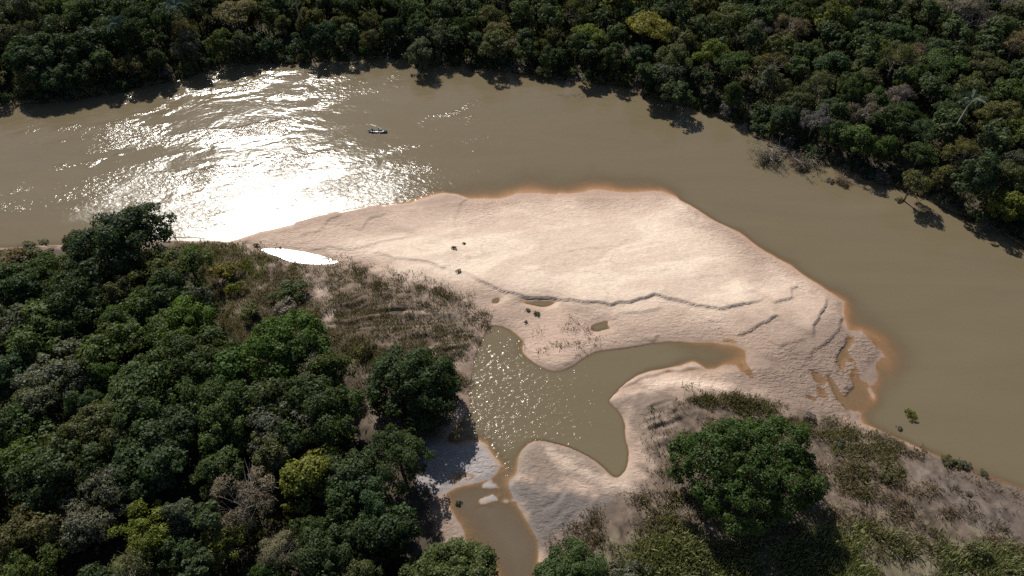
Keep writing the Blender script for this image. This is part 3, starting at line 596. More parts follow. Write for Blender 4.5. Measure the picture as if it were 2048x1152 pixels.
for u, v, r, k, t, lab in FARP: tree_px(u, v, r, k, t, lab, 'far')

def ok_spot(x, y, R, f):
    for t in TREES:
        d = math.hypot(x-t['x'], y-t['y'])
        if d < f*(R+t['R']): return False
    return True
rng = random.Random(4)
tones_far = ['dark green']*4+['green']*4+['olive']*6+['grey-green']*4+['bluish green']*4+['yellow-green']
# front row of the far bank: crowns overhanging the water
fl = W(FAR[2:-2]); seg = np.linalg.norm(np.diff(fl, axis=0), axis=1); cum = np.concatenate([[0], np.cumsum(seg)])
s = 0.
while s < cum[-1]:
    bx, by = np.interp(s, cum, fl[:, 0]), np.interp(s, cum, fl[:, 1])
    i = min(int(np.searchsorted(cum, s)), len(fl)-1); dx, dy = fl[i]-fl[max(i-1, 0)]; L = math.hypot(dx, dy)+1e-6
    off = rng.uniform(1.5, 4.0); x, y = bx-dy/L*off, by+dx/L*off
    R = rng.uniform(2.6, 5.0)
    if ok_spot(x, y, R, .62): add_tree(x, y, R, rng.choice(['round', 'round', 'airy', 'tall', 'shrub']), rng.choice(['dark green', 'green', 'grey-green', 'bluish green', 'olive']), 'far')
    s += rng.uniform(2.0, 4.5)
s = 0.
while s < cum[-1]:
    bx, by = np.interp(s, cum, fl[:, 0]), np.interp(s, cum, fl[:, 1]); i = min(int(np.searchsorted(cum, s)), len(fl)-1); dx, dy = fl[i]-fl[max(i-1, 0)]; L = math.hypot(dx, dy)+1e-6
    off = rng.uniform(-.3, 1.6); add_tree(bx-dy/L*off, by+dx/L*off, rng.uniform(1.2, 2.5), 'shrub', rng.choice(['dark green', 'green', 'olive', 'grey', 'grey-green', 'bluish green']), 'far'); s += rng.uniform(2.0, 5.5)
for _ in range(34000):
    x = rng.uniform(-215, 215); y = rng.uniform(60, 300)
    if field(far_d, x, y) < 4: continue
    u, v, f = project(x, y, 7)
    if u < -130 or u > 2180 or v < -125: continue
    R = rng.choice([rng.uniform(3.2, 4.6), rng.uniform(4.2, 6.2)])
    if not ok_spot(x, y, R, .70): continue
    k = rng.choices(['round', 'airy', 'tall', 'layer', 'bare', 'broad'], [5, 5, 3, 3, 1.6, 1.4])[0]
    if k == 'broad': R *= 1.15
    tone = rng.choice(tones_far) if k != 'bare' else rng.choice(['grey', 'tan', 'olive', 'olive'])
    add_tree(x, y, R, k, tone, 'far')
FOREST_L = W([(-300, 610), (140, 600), (330, 605), (400, 650), (440, 700), (540, 720), (670, 725), (690, 830), (800, 930), (830, 1060), (840, 1300), (-400, 1300)])
fl_d = sdf(GX, GY, FOREST_L)
for _ in range(9000):
    x = rng.uniform(-130, -5); y = rng.uniform(22, 105)
    if field(fl_d, x, y) < 2: continue
    u, v, f = project(x, y, 7)
    if u < -130 or v > 1330: continue
    if (330 < u < 470 and 900 < v < 1010) or (u > 640 and v < 900): continue
    R = rng.uniform(2.8, 4.6)
    if not ok_spot(x, y, R, .72): continue
    add_tree(x, y, R, rng.choice(['round', 'airy', 'round']), rng.choice(['dark green', 'green', 'grey-green', 'olive', 'bluish green']), 'near')

FORM = {'round': 'round', 'broad': 'broad', 'airy': 'feathery', 'tall': 'narrow', 'layer': 'flat-topped', 'bare': 'brushy', 'shrub': 'low', 'giant': 'huge', 'dome': 'domed'}
def nth(n): return {1: 'first', 2: 'second', 3: 'third', 4: 'fourth', 5: 'fifth', 6: 'sixth', 7: 'seventh', 8: 'eighth', 9: 'ninth', 10: 'tenth'}.get(n, str(n)+('th' if 10 <= n % 100 <= 20 else {1: 'st', 2: 'nd', 3: 'rd'}.get(n % 10, 'th')))
for t in TREES:
    t['fd'] = float(field(far_d, t['x'], t['y'])); t['u'], t['v'], t['f'] = project(t['x'], t['y'], 6)
    t['inview'] = -60 < t['u'] < 2110 and -60 < t['v'] < 1230
LIMIT = 292
big = [t for t in TREES if t['kind'] != 'shrub']; shr = [t for t in TREES if t['kind'] == 'shrub']
big.sort(key=lambda t: (0 if t['label'] else 1, -t['R']/t['f'] if t['fd'] < 0 or t['fd'] > 12 else -t['R']/t['f']-.006))
ind, rest = big[:LIMIT]+shr, big[LIMIT:]
print('TREES total', len(TREES), 'individual', len(ind), 'rest', len(rest))
def assign(ts, rowf, rows, where):
    buckets = {}
    for t in ts:
        if not t['label']: buckets.setdefault((rowf(t), FORM[t['kind']], t['tone']), []).append(t)
    for (r, fm, tn), L in buckets.items():
        L.sort(key=lambda t: t['u'])
        for i, t in enumerate(L):
            noun = 'bush' if t['kind'] == 'shrub' else 'tree'
            t['label'] = f"{fm} {tn} {noun}, {nth(i+1)} such from left {rows[r]} {where}" if len(L) > 1 else f"only {fm} {tn} {noun} {rows[r]} {where}"
assign([t for t in ind if t['tag'] == 'far'], lambda t: 0 if t['fd'] < 5 else 1 if t['fd'] < 14 else 2 if t['fd'] < 30 else 3,
       ['on the waterline of', 'just behind the waterline of', 'in the middle of', 'deep inside'], 'the far-bank wood')
assign([t for t in ind if t['tag'] == 'near'], lambda t: 0 if t['v'] < 620 else 1 if t['v'] < 800 else 2 if t['v'] < 980 else 3,
       ['in the back of', 'in the middle of', 'in the front half of', 'along the bottom of'], 'the near-left wood')
cnt = {}
def tone_jit(t, rg):
    c = TONE[t['tone']]; j = rg.uniform(.82, 1.2)*(1.12 if t['tag'] == 'near' else 1.0)
    return (c[0]*j*rg.uniform(.88, 1.06), c[1]*j, c[2]*j*rg.uniform(.85, 1.15), 1)
rg = random.Random(9)
NAME = {'bare': 'brushy_tree', 'shrub': 'bush'}
for t in ind:
    vs = VAR[t['kind']]; i = cnt.get(t['kind'], 0); cnt[t['kind']] = i+1
    R0, H0, cm_, tm = vs[i % len(vs)]; k = t['R']/R0; hs = t['Hs'] or max(.8, min(1.25, k))*rg.uniform(.88, 1.15)
    z = float(height(np.array(t['x']), np.array(t['y'])))
    if t['kind'] == 'shrub' or t['kind'] == 'bare': hs = t['Hs'] or k*rg.uniform(.9, 1.1)
    o = link(NAME.get(t['kind'], 'broadleaf_tree'), None, loc=(t['x'], t['y'], max(z, -.2)), label=t['label'], category='bush' if t['kind'] == 'shrub' else 'tree',
             group=('trees and bushes of the far bank' if t['tag'] == 'far' else 'trees and bushes of the near bank'))
    o.rotation_euler.z = rg.uniform(0, 6.28) if t['kind'] != 'giant' else 0; q = rg.uniform(.9, 1.12) if t['kind'] != 'giant' else 1.05; o.scale = (k*q, k/q, hs)
    a = link('trunk', tm, o); b = link('crown', cm_, o); b.color = tone_jit(t, rg)
# the farthest crowns, past what can be told apart: one wood
if rest:
    Vs, Fs, Ls, off = [], [], [], 0
    for q, t in enumerate(rest):
        k = {'bare': 'airy', 'broad': 'round'}.get(t['kind'], t['kind'])
        z = float(height(np.array(t['x']), np.array(t['y'])))
        H = rg.uniform(7.5, 10.5); rz = t['R']*.8
        V, F, LV, cen = crown(3000+q, t['R'], rz, H-rz, 26, .32, .50, 85, lower=-.3, lump=.3)
        Vs.append(V+np.array([t['x'], t['y'], z])); Fs.append(F+off); off += len(V)
        Ls.append(np.clip(LV+rg.uniform(-.15, .2), 0, 1))
        tv, tf = tubes([(np.array([[0, 0, -.5], [.2, .1, H*.5], [0, 0, H*.8]])+np.array([t['x'], t['y'], z]), [.25, .2, .1])], 5)
        Vs.append(tv); Fs.append(tf+off); off += len(tv); Ls.append(np.full(len(tf), .2))
    me = np_mesh('distant_wood', np.vstack(Vs), np.vstack(Fs), M_leaf, np.concatenate(Ls))
    o = link('distant_wood', me, kind='stuff', label='remaining far-bank wood merging into one canopy', category='wood'); o.color = (.055, .072, .03, 1)

# palms
def frond_mesh(seed, L=3.6):
    rg_ = np.random.default_rng(seed); n = 22; s_ = np.linspace(0, 1, n)
    P = np.stack([L*(s_-.12*s_**3), 0*s_, L*(.55*s_-.95*s_**2.2)], 1)
    V, F, off = [], [], 0
    tv, tf = tubes([(P, .045*(1-s_*.85))], 4); V.append(tv); F.append(tf); off = len(tv)
    for i in range(2, n):
        for sd in (-1, 1):
            for h in (0, .5):
                if i == n-1 and h: continue
                p = P[i] if not h else (P[i]+P[min(i+1, n-1)])/2
                ll = .95*math.sin(math.pi*min(1, .12+s_[i]*.86))**.6*(.85+.3*rg_.random())
                d = np.array([.55, sd*.85, -.25-.5*rg_.random()]); d /= np.linalg.norm(d); w = np.array([.05, 0, .01])
                q = np.array([p-w, p+w, p+d*ll*.6+w*.8, p+d*ll]); V.append(q); F.append(np.array([[off, off+1, off+2, off+3]])); off += 4
    V = np.vstack(V); F = np.vstack(F)
    return np_mesh('frond', V, F, M_palm, np.clip(.45+rg_.normal(size=len(F))*.12, 0, 1))
FR = [frond_mesh(s) for s in range(3)]
def palm(u, v, label, tone, H=10., k=1., lean=(0, 0)):
    x, y, _ = ground_pt(u, v, H); z = float(height(np.array(x), np.array(y)))
    x -= lean[0]; y -= lean[1]
    o = link('palm_tree', None, loc=(x, y, z), label=label, category='palm', group='palms rising from the far-bank wood')
    tv, tf = tubes([(np.array([[0, 0, -.5], [lean[0]*.2, lean[1]*.2, H*.4], [lean[0]*.6, lean[1]*.6, H*.75], [lean[0], lean[1], H]]), [.26, .2, .18, .16])], 8)
    link('trunk', np_mesh('palm_trunk', tv, tf, M_grey, smooth_=True), o)
    for i in range(17):
        f = link('frond', FR[i % 3], o, (lean[0], lean[1], H-.1)); f.color = (*tone, 1)
        f.rotation_euler = (rg.uniform(-.2, .2), -rg.uniform(-.35, .75), i*2.4+rg.uniform(-.2, .2)); f.scale = (k, k, k)
palm(1932, 222, 'tall palm with grey trunk standing out of the far right wood', (.07, .09, .05), 13.5, 1.0, (1.6, 1.4))
palm(355, 25, 'dark blue-green palm rising from the upper left far wood', (.035, .06, .04), 13, 1.25)
palm(592, 6, 'palm cut by the top edge left of centre', (.06, .08, .035), 12.5, 1.1)
palm(238, 62, 'half-hidden palm in the far wood above the left glitter', (.04, .07, .04), 11.5, 1.0)
palm(1340, 18, 'palm near the top edge right of centre in far wood', (.045, .07, .03), 12, 1.0)

# ---------------------------------------------------------------- scrub, grass and leaf litter (countless)
def tuft_field(name, label, cat, n, box, accept, tone, ln, wd, blades, seed, spread=.35, lean=.55, matl=None, jit=.25, clump=None):
    r = np.random.default_rng(seed)
    P = W([(box[0], box[1]), (box[2], box[1]), (box[0], box[3]), (box[2], box[3])])
    x0, x1, y0, y1 = P[:, 0].min(), P[:, 0].max(), P[:, 1].min(), P[:, 1].max()
    x = r.uniform(x0, x1, n); y = r.uniform(y0, y1, n)
    p = accept(x, y); keep = r.random(n) < p; x, y, p = x[keep], y[keep], p[keep]
    z = height(x, y); k = z > -.25; x, y, z = x[k], y[k], z[k]; m = len(x)
    sz = (.5+r.random(m))*(.7+.6*vn(x*.3, y*.3, seed))
    az0 = (fbm(x*.12, y*.12, 3, seed+2)-.5)*12
    bx = np.repeat(x, blades)+r.normal(size=m*blades)*spread*np.repeat(sz, blades); by = np.repeat(y, blades)+r.normal(size=m*blades)*spread*np.repeat(sz, blades)
    bz = np.repeat(z, blades)-.05; az = np.repeat(az0, blades)+r.normal(size=m*blades)*1.2; el = np.clip(np.abs(r.normal(size=m*blades))*lean, 0, 1.45)
    L = ln*np.repeat(sz, blades)*(.5+r.random(m*blades)); d = np.stack([np.cos(az)*np.sin(el), np.sin(az)*np.sin(el), np.cos(el)], 1)
    sd = np.stack([-np.sin(az), np.cos(az), 0*az], 1); wj = r.random(m*blades)*np.pi; sd = sd*np.cos(wj)[:, None]+np.cross(d, sd)*np.sin(wj)[:, None]
    w = wd*(.6+.8*r.random(m*blades))
    B = np.stack([bx, by, bz], 1); mid = B+d*L[:, None]*.55; tip = B+d*L[:, None]; tip[:, 2] -= L*.18*np.sin(el)
    V = np.stack([B, mid-sd*w[:, None]*.5, tip, mid+sd*w[:, None]*.5], 1).reshape(-1, 3)
    lv = np.clip(np.repeat(.2+.5*fbm(x*.25, y*.25, 3, seed+5)+r.normal(size=m)*.08, blades)+r.normal(size=m*blades)*jit*.6, 0, 1)
    me = np_mesh(name, V, np.arange(len(V)).reshape(-1, 4), matl or M_grass, lv)
    o = link(name, me, kind='stuff', label=label, category=cat); o.color = (*tone, 1)
    print(name, m); return o
def zn(poly, soft=2.):
    P = W(poly); return lambda x, y: sstep(-soft, soft, sdf(x, y, P))
scr = zn([(360, 486), (470, 490), (530, 505), (620, 535), (680, 530), (770, 560), (880, 585), (960, 640), (955, 700), (940, 780), (900, 860), (760, 870), (690, 720), (620, 710), (540, 740), (420, 700), (400, 540)], 2.5)
lane = zn([(600, 540), (635, 550), (660, 600), (672, 660), (655, 665), (640, 600), (615, 565)], 1.5)
path = zn([(705, 720), (740, 760), (790, 840), (770, 870), (735, 850), (730, 780), (700, 740)], 2)
sparse = zn([(640, 520), (780, 555), (980, 640), (960, 740), (900, 660), (780, 640), (640, 560)], 4)
tuft_field('dry_scrub', 'low brown dried scrub covering the near-bank point', 'scrub', 30000, (340, 470, 990, 880),
           lambda x, y: scr(x, y)*(1-.9*lane(x, y))*(1-.8*path(x, y))*(1-.65*sparse(x, y))*sstep(.30, .50, fbm(x*.35, y*.35, 4, 7)), (.150, .124, .092), .42, .10, 9, 21)
tuft_field('green_weeds', 'green weeds scattered through the brown scrub', 'weeds', 6000, (340, 470, 780, 880),
           lambda x, y: scr(x, y)*sstep(.52, .66, fbm(x*.2, y*.2, 4, 17))*zn([(360, 486), (520, 495), (620, 560), (640, 700), (760, 720), (760, 800), (700, 780), (420, 640)], 5)(x, y), (.12, .13, .045), .7, .13, 10, 23)
rb = zn([(1290, 830), (1340, 790), (1400, 778), (1460, 795), (1560, 815), (1620, 845), (1700, 850), (1800, 888), (1900, 930), (1960, 955), (2048, 1000), (2300, 1110), (2300, 1400), (1060, 1400), (1110, 1080), (1200, 1020), (1300, 985)], 1.5)
flat = zn([(1850, 950), (1930, 948), (2048, 1005), (2300, 1100), (2100, 1090), (1960, 1070), (1870, 1010)], 2)
sand_r = zn([(1255, 790), (1330, 790), (1440, 830), (1400, 860), (1330, 930), (1262, 900)], 2)
low = zn([(1250, 1130), (1330, 1060), (1380, 1080), (1420, 1110), (1700, 1075), (1850, 1100), (2048, 1115), (2500, 1250), (2500, 1500), (1150, 1500)], 3)
tuft_field('bank_scrub', 'brown and olive flood-flattened scrub on the right bank', 'scrub', 60000, (1060, 770, 2300, 1400),
           lambda x, y: rb(x, y)*(1-.93*flat(x, y))*(1-.8*sand_r(x, y))*sstep(.46, .66, fbm(x*.3, y*.55, 5, 27))*.8*(1-.6*low(x, y)), (.15, .115, .078), .6, .10, 8, 31, lean=.8)
tuft_field('bank_weeds', 'olive green weed patches among the right bank scrub', 'weeds', 14000, (1280, 770, 2300, 1200),
           lambda x, y: rb(x, y)*(1-.95*flat(x, y))*(1-.9*sand_r(x, y))*sstep(.56, .68, fbm(x*.16, y*.16, 4, 37)), (.15, .135, .072), .9, .12, 10, 33, lean=.7)
tuft_field('mudflat_tufts', 'dark thin tufts dotting the bare mud flat', 'grass', 2500, (1840, 930, 2300, 1120),
           lambda x, y: flat(x, y)*sstep(.55, .66, fbm(x*.3, y*.3, 4, 47)), (.075, .062, .042), .6, .09, 9, 35)
tuft_field('reed_grass', 'matted green and straw reed grass along the bottom right', 'grass', 42000, (1100, 1000, 2500, 1350),
           lambda x, y: low(x, y)*sstep(.42, .58, fbm(x*.2, y*.28, 4, 57)), (.185, .19, .088), 1.1, .13, 9, 37, lean=.85, spread=.45)
tuft_field('spit_tufts', 'small dead stalks on the sand beside the inlet', 'grass', 2600, (1030, 600, 1260, 760),
           lambda x, y: zn([(1050, 690), (1100, 660), (1150, 640), (1190, 680), (1140, 720), (1100, 715)], 3)(x, y)*sstep(.50, .64, fbm(x*.5, y*.5, 4, 67))*.8, (.11, .085, .06), .45, .08, 7, 39)
tuft_field('scrub_fringe', 'loose stalks thinning out over the sand', 'grass', 9000, (640, 510, 1000, 720),
           lambda x, y: zn([(650, 520), (760, 550), (880, 575), (1000, 640), (960, 690), (860, 640), (700, 580)], 3)(x, y)*sstep(.5, .62, fbm(x*.6, y*.6, 4, 77)), (.10, .078, .052), .5, .09, 8, 41)
tuft_field('ridge_grass', 'rows of brown-green grass on the crest above the giant tree', 'grass', 7000, (1330, 770, 1640, 860),
           lambda x, y: zn([(1350, 782), (1410, 778), (1470, 800), (1550, 815), (1600, 838), (1500, 828), (1400, 815)], 1.2)(x, y)*sstep(.52, .60, fbm(x*.5, y*.5, 4, 79)), (.15, .13, .08), .8, .10, 9, 43)
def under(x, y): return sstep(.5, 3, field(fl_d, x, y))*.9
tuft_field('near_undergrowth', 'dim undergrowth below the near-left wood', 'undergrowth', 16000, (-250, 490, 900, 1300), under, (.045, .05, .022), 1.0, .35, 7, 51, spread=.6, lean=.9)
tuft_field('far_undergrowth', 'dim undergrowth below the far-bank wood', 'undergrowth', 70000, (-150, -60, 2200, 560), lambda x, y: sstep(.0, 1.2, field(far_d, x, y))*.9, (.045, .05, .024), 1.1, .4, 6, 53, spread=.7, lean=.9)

# ---------------------------------------------------------------- small separate plants
BUSH = [(908, 501, 7, 'dark green', 'small dark green bush alone on the pale sandbar'), (928, 491, 4, 'olive', 'tiny tuft-like bush up-right of the lone sandbar bush'), (917, 545, 7, 'olive', 'olive bush at the lower edge of the pale sand sheet'),
        (1073, 629, 8, 'olive', 'olive bush on damp sand above the inlet neck'), (1055, 622, 6, 'grey', 'dead grey-brown bush beside the olive one above the inlet'), (1052, 645, 5, 'grey', 'dead bush closest to the inlet tip'),
        (1820, 829, 14, 'yellow-green', 'green bush standing in the river off the right bank'), (1799, 855, 6, 'grey', 'small dark snag-like bush in the river near the green one'),
        (1680, 893, 13, 'grey-green', 'grey-green bush right of the huge lone tree'), (1770, 960, 14, 'olive', 'olive tussock bush in the middle of the right bank scrub'), (1720, 955, 14, 'olive', 'olive tussock bush nearer the huge tree'),
        (1900, 925, 15, 'olive', 'shoreline bush at the upper edge of the mud flat'), (1930, 930, 13, 'grey-green', 'shoreline bush with dark shade, right neighbour of another'), (1968, 945, 9, 'grey-green', 'last small bush along the right bank waterline'),
        (1935, 990, 7, 'grey', 'dead bush on the bare mud flat'), (918, 1005, 8, 'dark green', 'dark weed clump in the shallow brown channel'), (1620, 838, 12, 'grey', 'brown dry bush behind the huge lone tree'),
        (513, 490, 7, 'dark green', 'small dark bush at the left end of the shining pond'), (560, 494, 4, 'olive', 'little bush above the shining pond'), (1660, 360, 8, 'grey', 'dry bush hanging over the far right cut bank'), (1690, 370, 8, 'rusty', 'rusty dry bush along the far right cut bank'),
        (1800, 400, 9, 'olive', 'olive bush drooping over the far right bank'), (2000, 440, 14, 'grey', 'tangled dry bush at the far right waterline')]
for u, v, r, tn, lab in BUSH:
    x, y, t = ground_pt(u, v, .3); R = r*t/FPX*(.8 if u < 1100 else 1)
    R0, H0, cm_, tm = VAR['shrub'][len(lab) % 4]; z = max(float(height(np.array(x), np.array(y))), -.1)
    o = link('bush', None, loc=(x, y, z), label=lab, category='bush', group='scattered bushes of the banks and bars'); k = R/R0; o.scale = (k, k, k*.75); o.rotation_euler.z = rg.uniform(0, 6)
    link('stem', tm, o); b = link('foliage', cm_, o); c = TONE[tn]; b.color = (*c, 1)

# fallen, flood-stripped trees and snags
def deadfall(name, u, v, spreads, n, seed, label, leaf=None, L=6., r0=.12, up=.5, cat='fallen tree'):
    x, y, _ = ground_pt(u, v, 0); r = np.random.default_rng(seed); o = link(name, None, loc=(x, y, .0), label=label, category=cat)
    a0 = spreads[0]; paths = []; tips = []
    base = np.array([0, 0, -.3]); d0 = np.array([math.cos(R_(a0)), math.sin(R_(a0)), up*.25])
    tr = np.array([base, base+d0*L*.35+r.normal(size=3)*.15, base+d0*L*.7+r.normal(size=3)*.2, base+d0*L]); paths.append((tr, [r0, r0*.8, r0*.55, r0*.25]))
    for i in range(n):
        t = r.uniform(.1, 1); b = tr[0]+(tr[3]-tr[0])*t; a = R_(a0+r.normal()*spreads[1]); l = L*r.uniform(.25, .7)*(1.1-t*.5)
        e = b+np.array([math.cos(a), math.sin(a), r.uniform(-.05, up)])*l; mid = (b+e)/2+r.normal(size=3)*.12*l; mid[2] = abs(mid[2])
        paths.append((np.array([b, mid, e]), [r0*.45, r0*.3, r0*.1])); tips.append((mid+e)/2)
        for _ in range(3):
            e2 = mid+(e-mid)*r.uniform(.3, 1)+r.normal(size=3)*l*.28; e2[2] = max(e2[2], .02)
            paths.append((np.array([mid, (mid+e2)/2+r.normal(size=3)*.05*l, e2]), [r0*.22, r0*.15, r0*.06])); tips.append(e2)
    tv, tf = tubes(paths, 5); link('trunk', np_mesh('fallen_trunk', tv, tf, M_grey, smooth_=True), o)
    if leaf:
        tips = np.array(tips); m = len(tips)*leaf[1]; P = np.repeat(tips, leaf[1], 0)+r.normal(size=(m, 3))*.35; P[:, 2] = np.abs(P[:, 2])+.02
        nn = r.normal(size=(m, 3)); nn[:, 2] += .5; nn /= np.linalg.norm(nn, axis=1)[:, None]
        V, F = cards(P, nn, .5, .09, r); b = link('foliage', np_mesh('fallen_foliage', V, F, M_twig, np.clip(.45+r.normal(size=m)*.2, 0, 1)), o); b.color = (*leaf[0], 1)
deadfall('fallen_tree', 1606, 304, (196, 42), 34, 1, 'large fallen tree, branches trailing into the river from the far right bank', ((.15, .132, .085), 20), 11, .2, .5)
deadfall('fallen_tree', 1652, 306, (215, 35), 18, 2, 'second fallen tree propped behind the large one', ((.14, .125, .08), 18), 8, .15, .6)
deadfall('brush_pile', 1622, 332, (180, 60), 26, 3, 'round heap of dry brush in the water below the fallen trees', ((.15, .115, .09), 26), 4.0, .08, .6, 'brush pile')
deadfall('brush_pile', 1990, 445, (210, 50), 20, 4, 'dry brush heap at the right end of the far bank', ((.13, .105, .08), 14), 5, .1, .5, 'brush pile')
deadfall('brush_pile', 1700, 352, (220, 45), 14, 14, 'low tangle of dry twigs on the cut bank right of fallen trees', ((.12, .085, .06), 16), 4, .09, .4, 'brush pile')
deadfall('snag', 1736, 372, (250, 40), 3, 5, 'forked snag standing from the water near the far right bank', None, 2.6, .07, .7, 'snag')
deadfall('snag', 1685, 354, (20, 50), 2, 6, 'tiny dark snag in the river left of the forked one', None, 1.2, .06, .6, 'snag')
deadfall('snag', 1268, 208, (100, 45), 6, 7, 'twiggy snag in the water by the far middle bank', None, 3.4, .06, .7, 'snag')
deadfall('snag', 1180, 188, (190, 35), 12, 8, 'sunken treetop spreading dark branches off the far middle bank', None, 7, .07, .06, 'snag')
deadfall('snag', 1000, 160, (160, 30), 5, 9, 'pale dead limb floating under the far middle trees', None, 4, .06, .1, 'snag')
deadfall('snag', 690, 128, (175, 25), 5, 10, 'pale bare trunk lying at the far left-centre waterline', None, 6, .09, .15, 'snag')
deadfall('driftwood_log', 1690, 885, (5, 12), 1, 11, 'thin straight driftwood pole on the right bank scrub', None, 3.6, .06, .05, 'log')
deadfall('driftwood_log', 445, 1035, (60, 30), 6, 12, 'dark leaning dead trunk in the lower left wood clearing', None, 6, .14, 1.6, 'log')
deadfall('snag', 1540, 278, (190, 40), 5, 15, 'thin bare branch tips left of the fallen trees', None, 4.5, .06, .3, 'snag')

# ---------------------------------------------------------------- boat and its two people
bx, by, bt = ground_pt(756, 262, .2)
BR = R_(-2)
def skin_body(name, verts, edges, radii, m, parent, loc=(0, 0, 0)):
    me = bpy.data.meshes.new(name); me.from_pydata(verts, edges, []); ob = bpy.data.objects.new(name, me); col.objects.link(ob)
    sk = ob.modifiers.new('s', 'SKIN'); sv = me.skin_vertices[0].data
    for i, r in enumerate(radii): sv[i].radius = (r, r); sv[i].use_root = (i == 0)
    ob.modifiers.new('u', 'SUBSURF').levels = 1
    dg = bpy.context.evaluated_depsgraph_get(); nm = bpy.data.meshes.new_from_object(ob.evaluated_get(dg)); nm.name = name
    bpy.data.objects.remove(ob); bpy.data.meshes.remove(me)
    nm.materials.clear(); nm.materials.append(m)
    for p in nm.polygons: p.use_smooth = True
    return nm
M_hull = simple('painted_aluminium_hull', (.34, .35, .37), .4, .0, .12, 5); M_dark = simple('dark_trim', (.02, .022, .028), .5); M_skin = simple('skin', (.30, .17, .11), .6)
M_navy = simple('navy_cloth', (.015, .02, .045), .85, 0, .3, 12); M_char = simple('charcoal_cloth', (.03, .03, .035), .85, 0, .3, 12); M_hat = simple('straw_hat', (.35, .28, .18), .8); M_pad = simple('pale_paddle', (.6, .55, .38), .5); M_hair = simple('dark_hair', (.02, .015, .012), .7); M_seat = simple('bench_wood', (.30, .27, .22), .6, 0, .25, 9)
M_white = simple('pale_cloth', (.6, .6, .6), .8)
boat = link('small_boat', None, loc=(bx, by, -.08), label='small narrow grey boat carrying two people on the glittering river', category='boat'); boat.rotation_euler.z = BR
def hull(L=4.6, B=.55, D_=.36, th=.035):
    n, k = 25, 13; rows = []
    for inner in (0, 1):
        for i in range(n):
            t = i/(n-1); s = t*2-1
            w = B*(1-abs(s)**(3.2 if s > 0 else 7))**.75; w = max(w, .02 if s > 0 else .32) if True else w
            shr_ = .26*max(0, s)**2.4+.05*max(0, -s)**2
            for j in range(k):
                a = math.pi*j/(k-1); yy = -math.cos(a)*w; zz = (1-abs(math.sin(a))**.6)*(D_+shr_)+.10*max(0, s)**3
                if inner: yy *= (1-th/max(w, .04)); zz = max(zz, .09+.1*max(0, s)**3) if abs(math.cos(a)) < .98 else zz
                rows.append(((s*L/2)*(1 if not inner else .985), yy, zz))
    F = []
    for inner in (0, 1):
        o_ = inner*n*k
        for i in range(n-1):
            for j in range(k-1):
                q = [o_+i*k+j, o_+i*k+j+1, o_+(i+1)*k+j+1, o_+(i+1)*k+j]; F.append(q if not inner else q[::-1])
    for i in range(n-1):
        for j in (0, k-1): F.append([i*k+j, (i+1)*k+j, n*k+(i+1)*k+j, n*k+i*k+j])
    for i in (0, n-1):
        for j in range(k-1): F.append([i*k+j, i*k+j+1, n*k+i*k+j+1, n*k+i*k+j])
    return np_mesh('hull', np.array(rows), np.array(F), M_hull, smooth_=True), rows
hm, hr = hull(); link('hull', hm, boat)
for sd in (0, 12):
    pts = np.array([hr[i*13+sd] for i in range(25)]); tv, tf = tubes([(pts+np.array([0, 0, .01]), np.full(25, .03))], 6); link('gunwale', np_mesh('gunwale', tv, tf, M_hull, smooth_=True), boat)
def boxm(name, sx, sy, sz, m, bev=.01):
    import bmesh
    bm = bmesh.new(); bmesh.ops.create_cube(bm, size=1); bmesh.ops.scale(bm, vec=(sx, sy, sz), verts=bm.verts); bmesh.ops.bevel(bm, geom=bm.edges[:], offset=bev, segments=2, affect='EDGES')
    me = bpy.data.meshes.new(name); bm.to_mesh(me); bm.free(); me.materials.append(m); return me
for sx in (-1.55, .15, 1.3): link('seat', boxm('seat', .26, .96 if sx < 1 else .78, .03, M_seat), boat, (sx, 0, .29))
mo = link('outboard_motor', None, loc=(0, 0, 0)); mo.parent = boat; mo.location = (-2.42, 0, .25)
bpy.data.objects.remove(mo)
link('outboard_motor', boxm('outboard_motor', .24, .22, .42, M_dark, .05), boat, (-2.40, 0, .44))
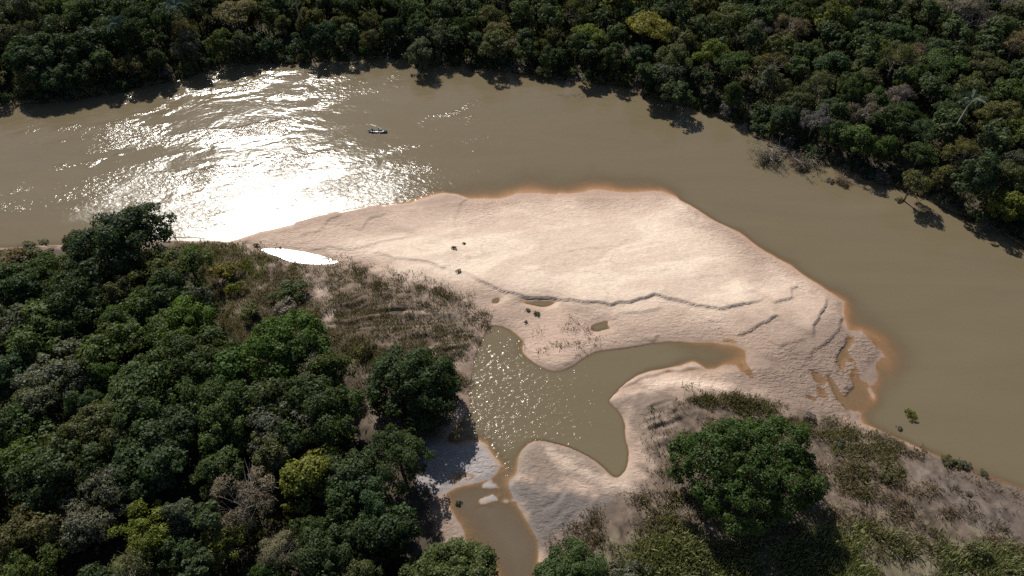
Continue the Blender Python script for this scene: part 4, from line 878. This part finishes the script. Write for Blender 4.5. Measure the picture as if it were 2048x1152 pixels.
def person(xo, face, label, shirt, pants, arm_pose, hat):
    """seated figure, x forward along 'face' (+1 bow, -1 stern)"""
    o = link('person', None, label=label, category='person'); o.parent = None
    o.location = (bx+xo*math.cos(BR), by+xo*math.sin(BR), -.08+.31); o.rotation_euler.z = BR+(0 if face > 0 else math.pi)
    v, e, r = [], [], []
    def add(p, rad, par=None):
        v.append(p); r.append(rad)
        if par is not None: e.append((par, len(v)-1))
        return len(v)-1
    pel = add((0, 0, .10), .135); w_ = add((.02, 0, .27), .125, pel); ch = add((.05, 0, .45), .15, w_); ne = add((.07, 0, .58), .06, ch); hd = add((.10, 0, .68), .085, ne); ht = add((.105, 0, .78), .088, hd)
    for s in (-1, 1):
        sh_ = add((.05, .17*s, .50), .065, ch); hand = arm_pose[0] if s > 0 else arm_pose[1]
        el = add(((.05+hand[0])/2+.02, s*.27, (.5+hand[2])/2-.08), .045, sh_); wr = add((hand[0]-.04, hand[1], hand[2]), .028, el); pm = add((hand[0], hand[1], hand[2]), .034, wr)
        for q in range(4): f1 = add((hand[0]+.055, hand[1]+(q-1.5)*.018, hand[2]+.01), .009, pm); add((hand[0]+.075, hand[1]+(q-1.5)*.018, hand[2]-.03-.004*q), .008, f1)
        add((hand[0]+.03, hand[1]-s*.045, hand[2]-.02), .010, pm)
        hp = add((.08, .09*s, .06), .095, pel); kn = add((.46, .15*s, .12), .065, hp); an = add((.62, .14*s, -.20), .045, kn); add((.76, .15*s, -.23), .042, an)
    body = link('body', skin_body('body', v, e, r, M_skin, o), o)
    def cloth(nm, idx, infl, m):
        keep = {a: i for i, a in enumerate(idx)}
        me = skin_body(nm, [v[a] for a in idx], [(keep[a], keep[b]) for a, b in e if a in keep and b in keep], [r[a]+infl for a in idx], m, o); link(nm, me, o)
    na = 3+9+4    # vertices per side
    side = [6, 6+4+8+1+4]
    ar, lg = [0, 1, 2], [0]
    for b0 in side: ar += [b0, b0+1]; lg += [b0+13, b0+14, b0+15]
    cloth('shirt', ar, .02, shirt); cloth('trousers', lg, .018, pants)
    import bmesh
    bm = bmesh.new()
    if hat:
        bmesh.ops.create_cone(bm, segments=20, radius1=.21, radius2=.19, depth=.015, cap_ends=True); u_ = bmesh.ops.create_uvsphere(bm, u_segments=16, v_segments=8, radius=.11); bmesh.ops.scale(bm, vec=(1, 1, .9), verts=u_['verts'])
    else:
        u_ = bmesh.ops.create_uvsphere(bm, u_segments=16, v_segments=8, radius=.108)
    me = bpy.data.meshes.new('hat' if hat else 'hair'); bm.to_mesh(me); bm.free(); me.materials.append(M_hat if hat else M_hair)
    link('hat' if hat else 'hair', me, o, (.085, 0, .84 if hat else .79))
    for nm, p, rr, m in (('eye', (.19, .033, .755), .011, M_dark), ('eye', (.19, -.033, .755), .011, M_dark), ('nose', (.198, 0, .73), .016, M_skin), ('ear', (.10, .093, .74), .022, M_skin), ('ear', (.10, -.093, .74), .022, M_skin)):
        bm = bmesh.new(); bmesh.ops.create_uvsphere(bm, u_segments=8, v_segments=6, radius=rr); me = bpy.data.meshes.new(nm); bm.to_mesh(me); bm.free(); me.materials.append(m); link(nm, me, o, p)
    return o
person(-1.55, 1, 'person in dark clothes seated at the stern of the small boat', M_char, M_char, ((.34, .18, .22), (-.30, -.30, .26)), False)
person(.15, 1, 'person in navy clothes seated amidships in the small boat holding a paddle', M_navy, M_char, ((.37, .02, .56), (.345, -.36, .31)), False)
pd = link('paddle', None, loc=(bx, by, -.08), label='pale paddle dipping into the water beside the small boat', category='paddle'); pd.rotation_euler.z = BR
pa, pb = np.array([.53, .10, .92]), np.array([.47, -.86, .26]); dr = (pb-pa)/np.linalg.norm(pb-pa)
tv, tf = tubes([(np.array([pa, (pa+pb)/2, pb]), [.018, .018, .018])], 8); link('shaft', np_mesh('shaft', tv, tf, M_pad, smooth_=True), pd)
bl = link('blade', boxm('blade', .2, .02, .5, M_pad, .008), pd, tuple(pb+dr*.24)); bl.rotation_euler = Vector(dr).to_track_quat('Z', 'Y').to_euler()
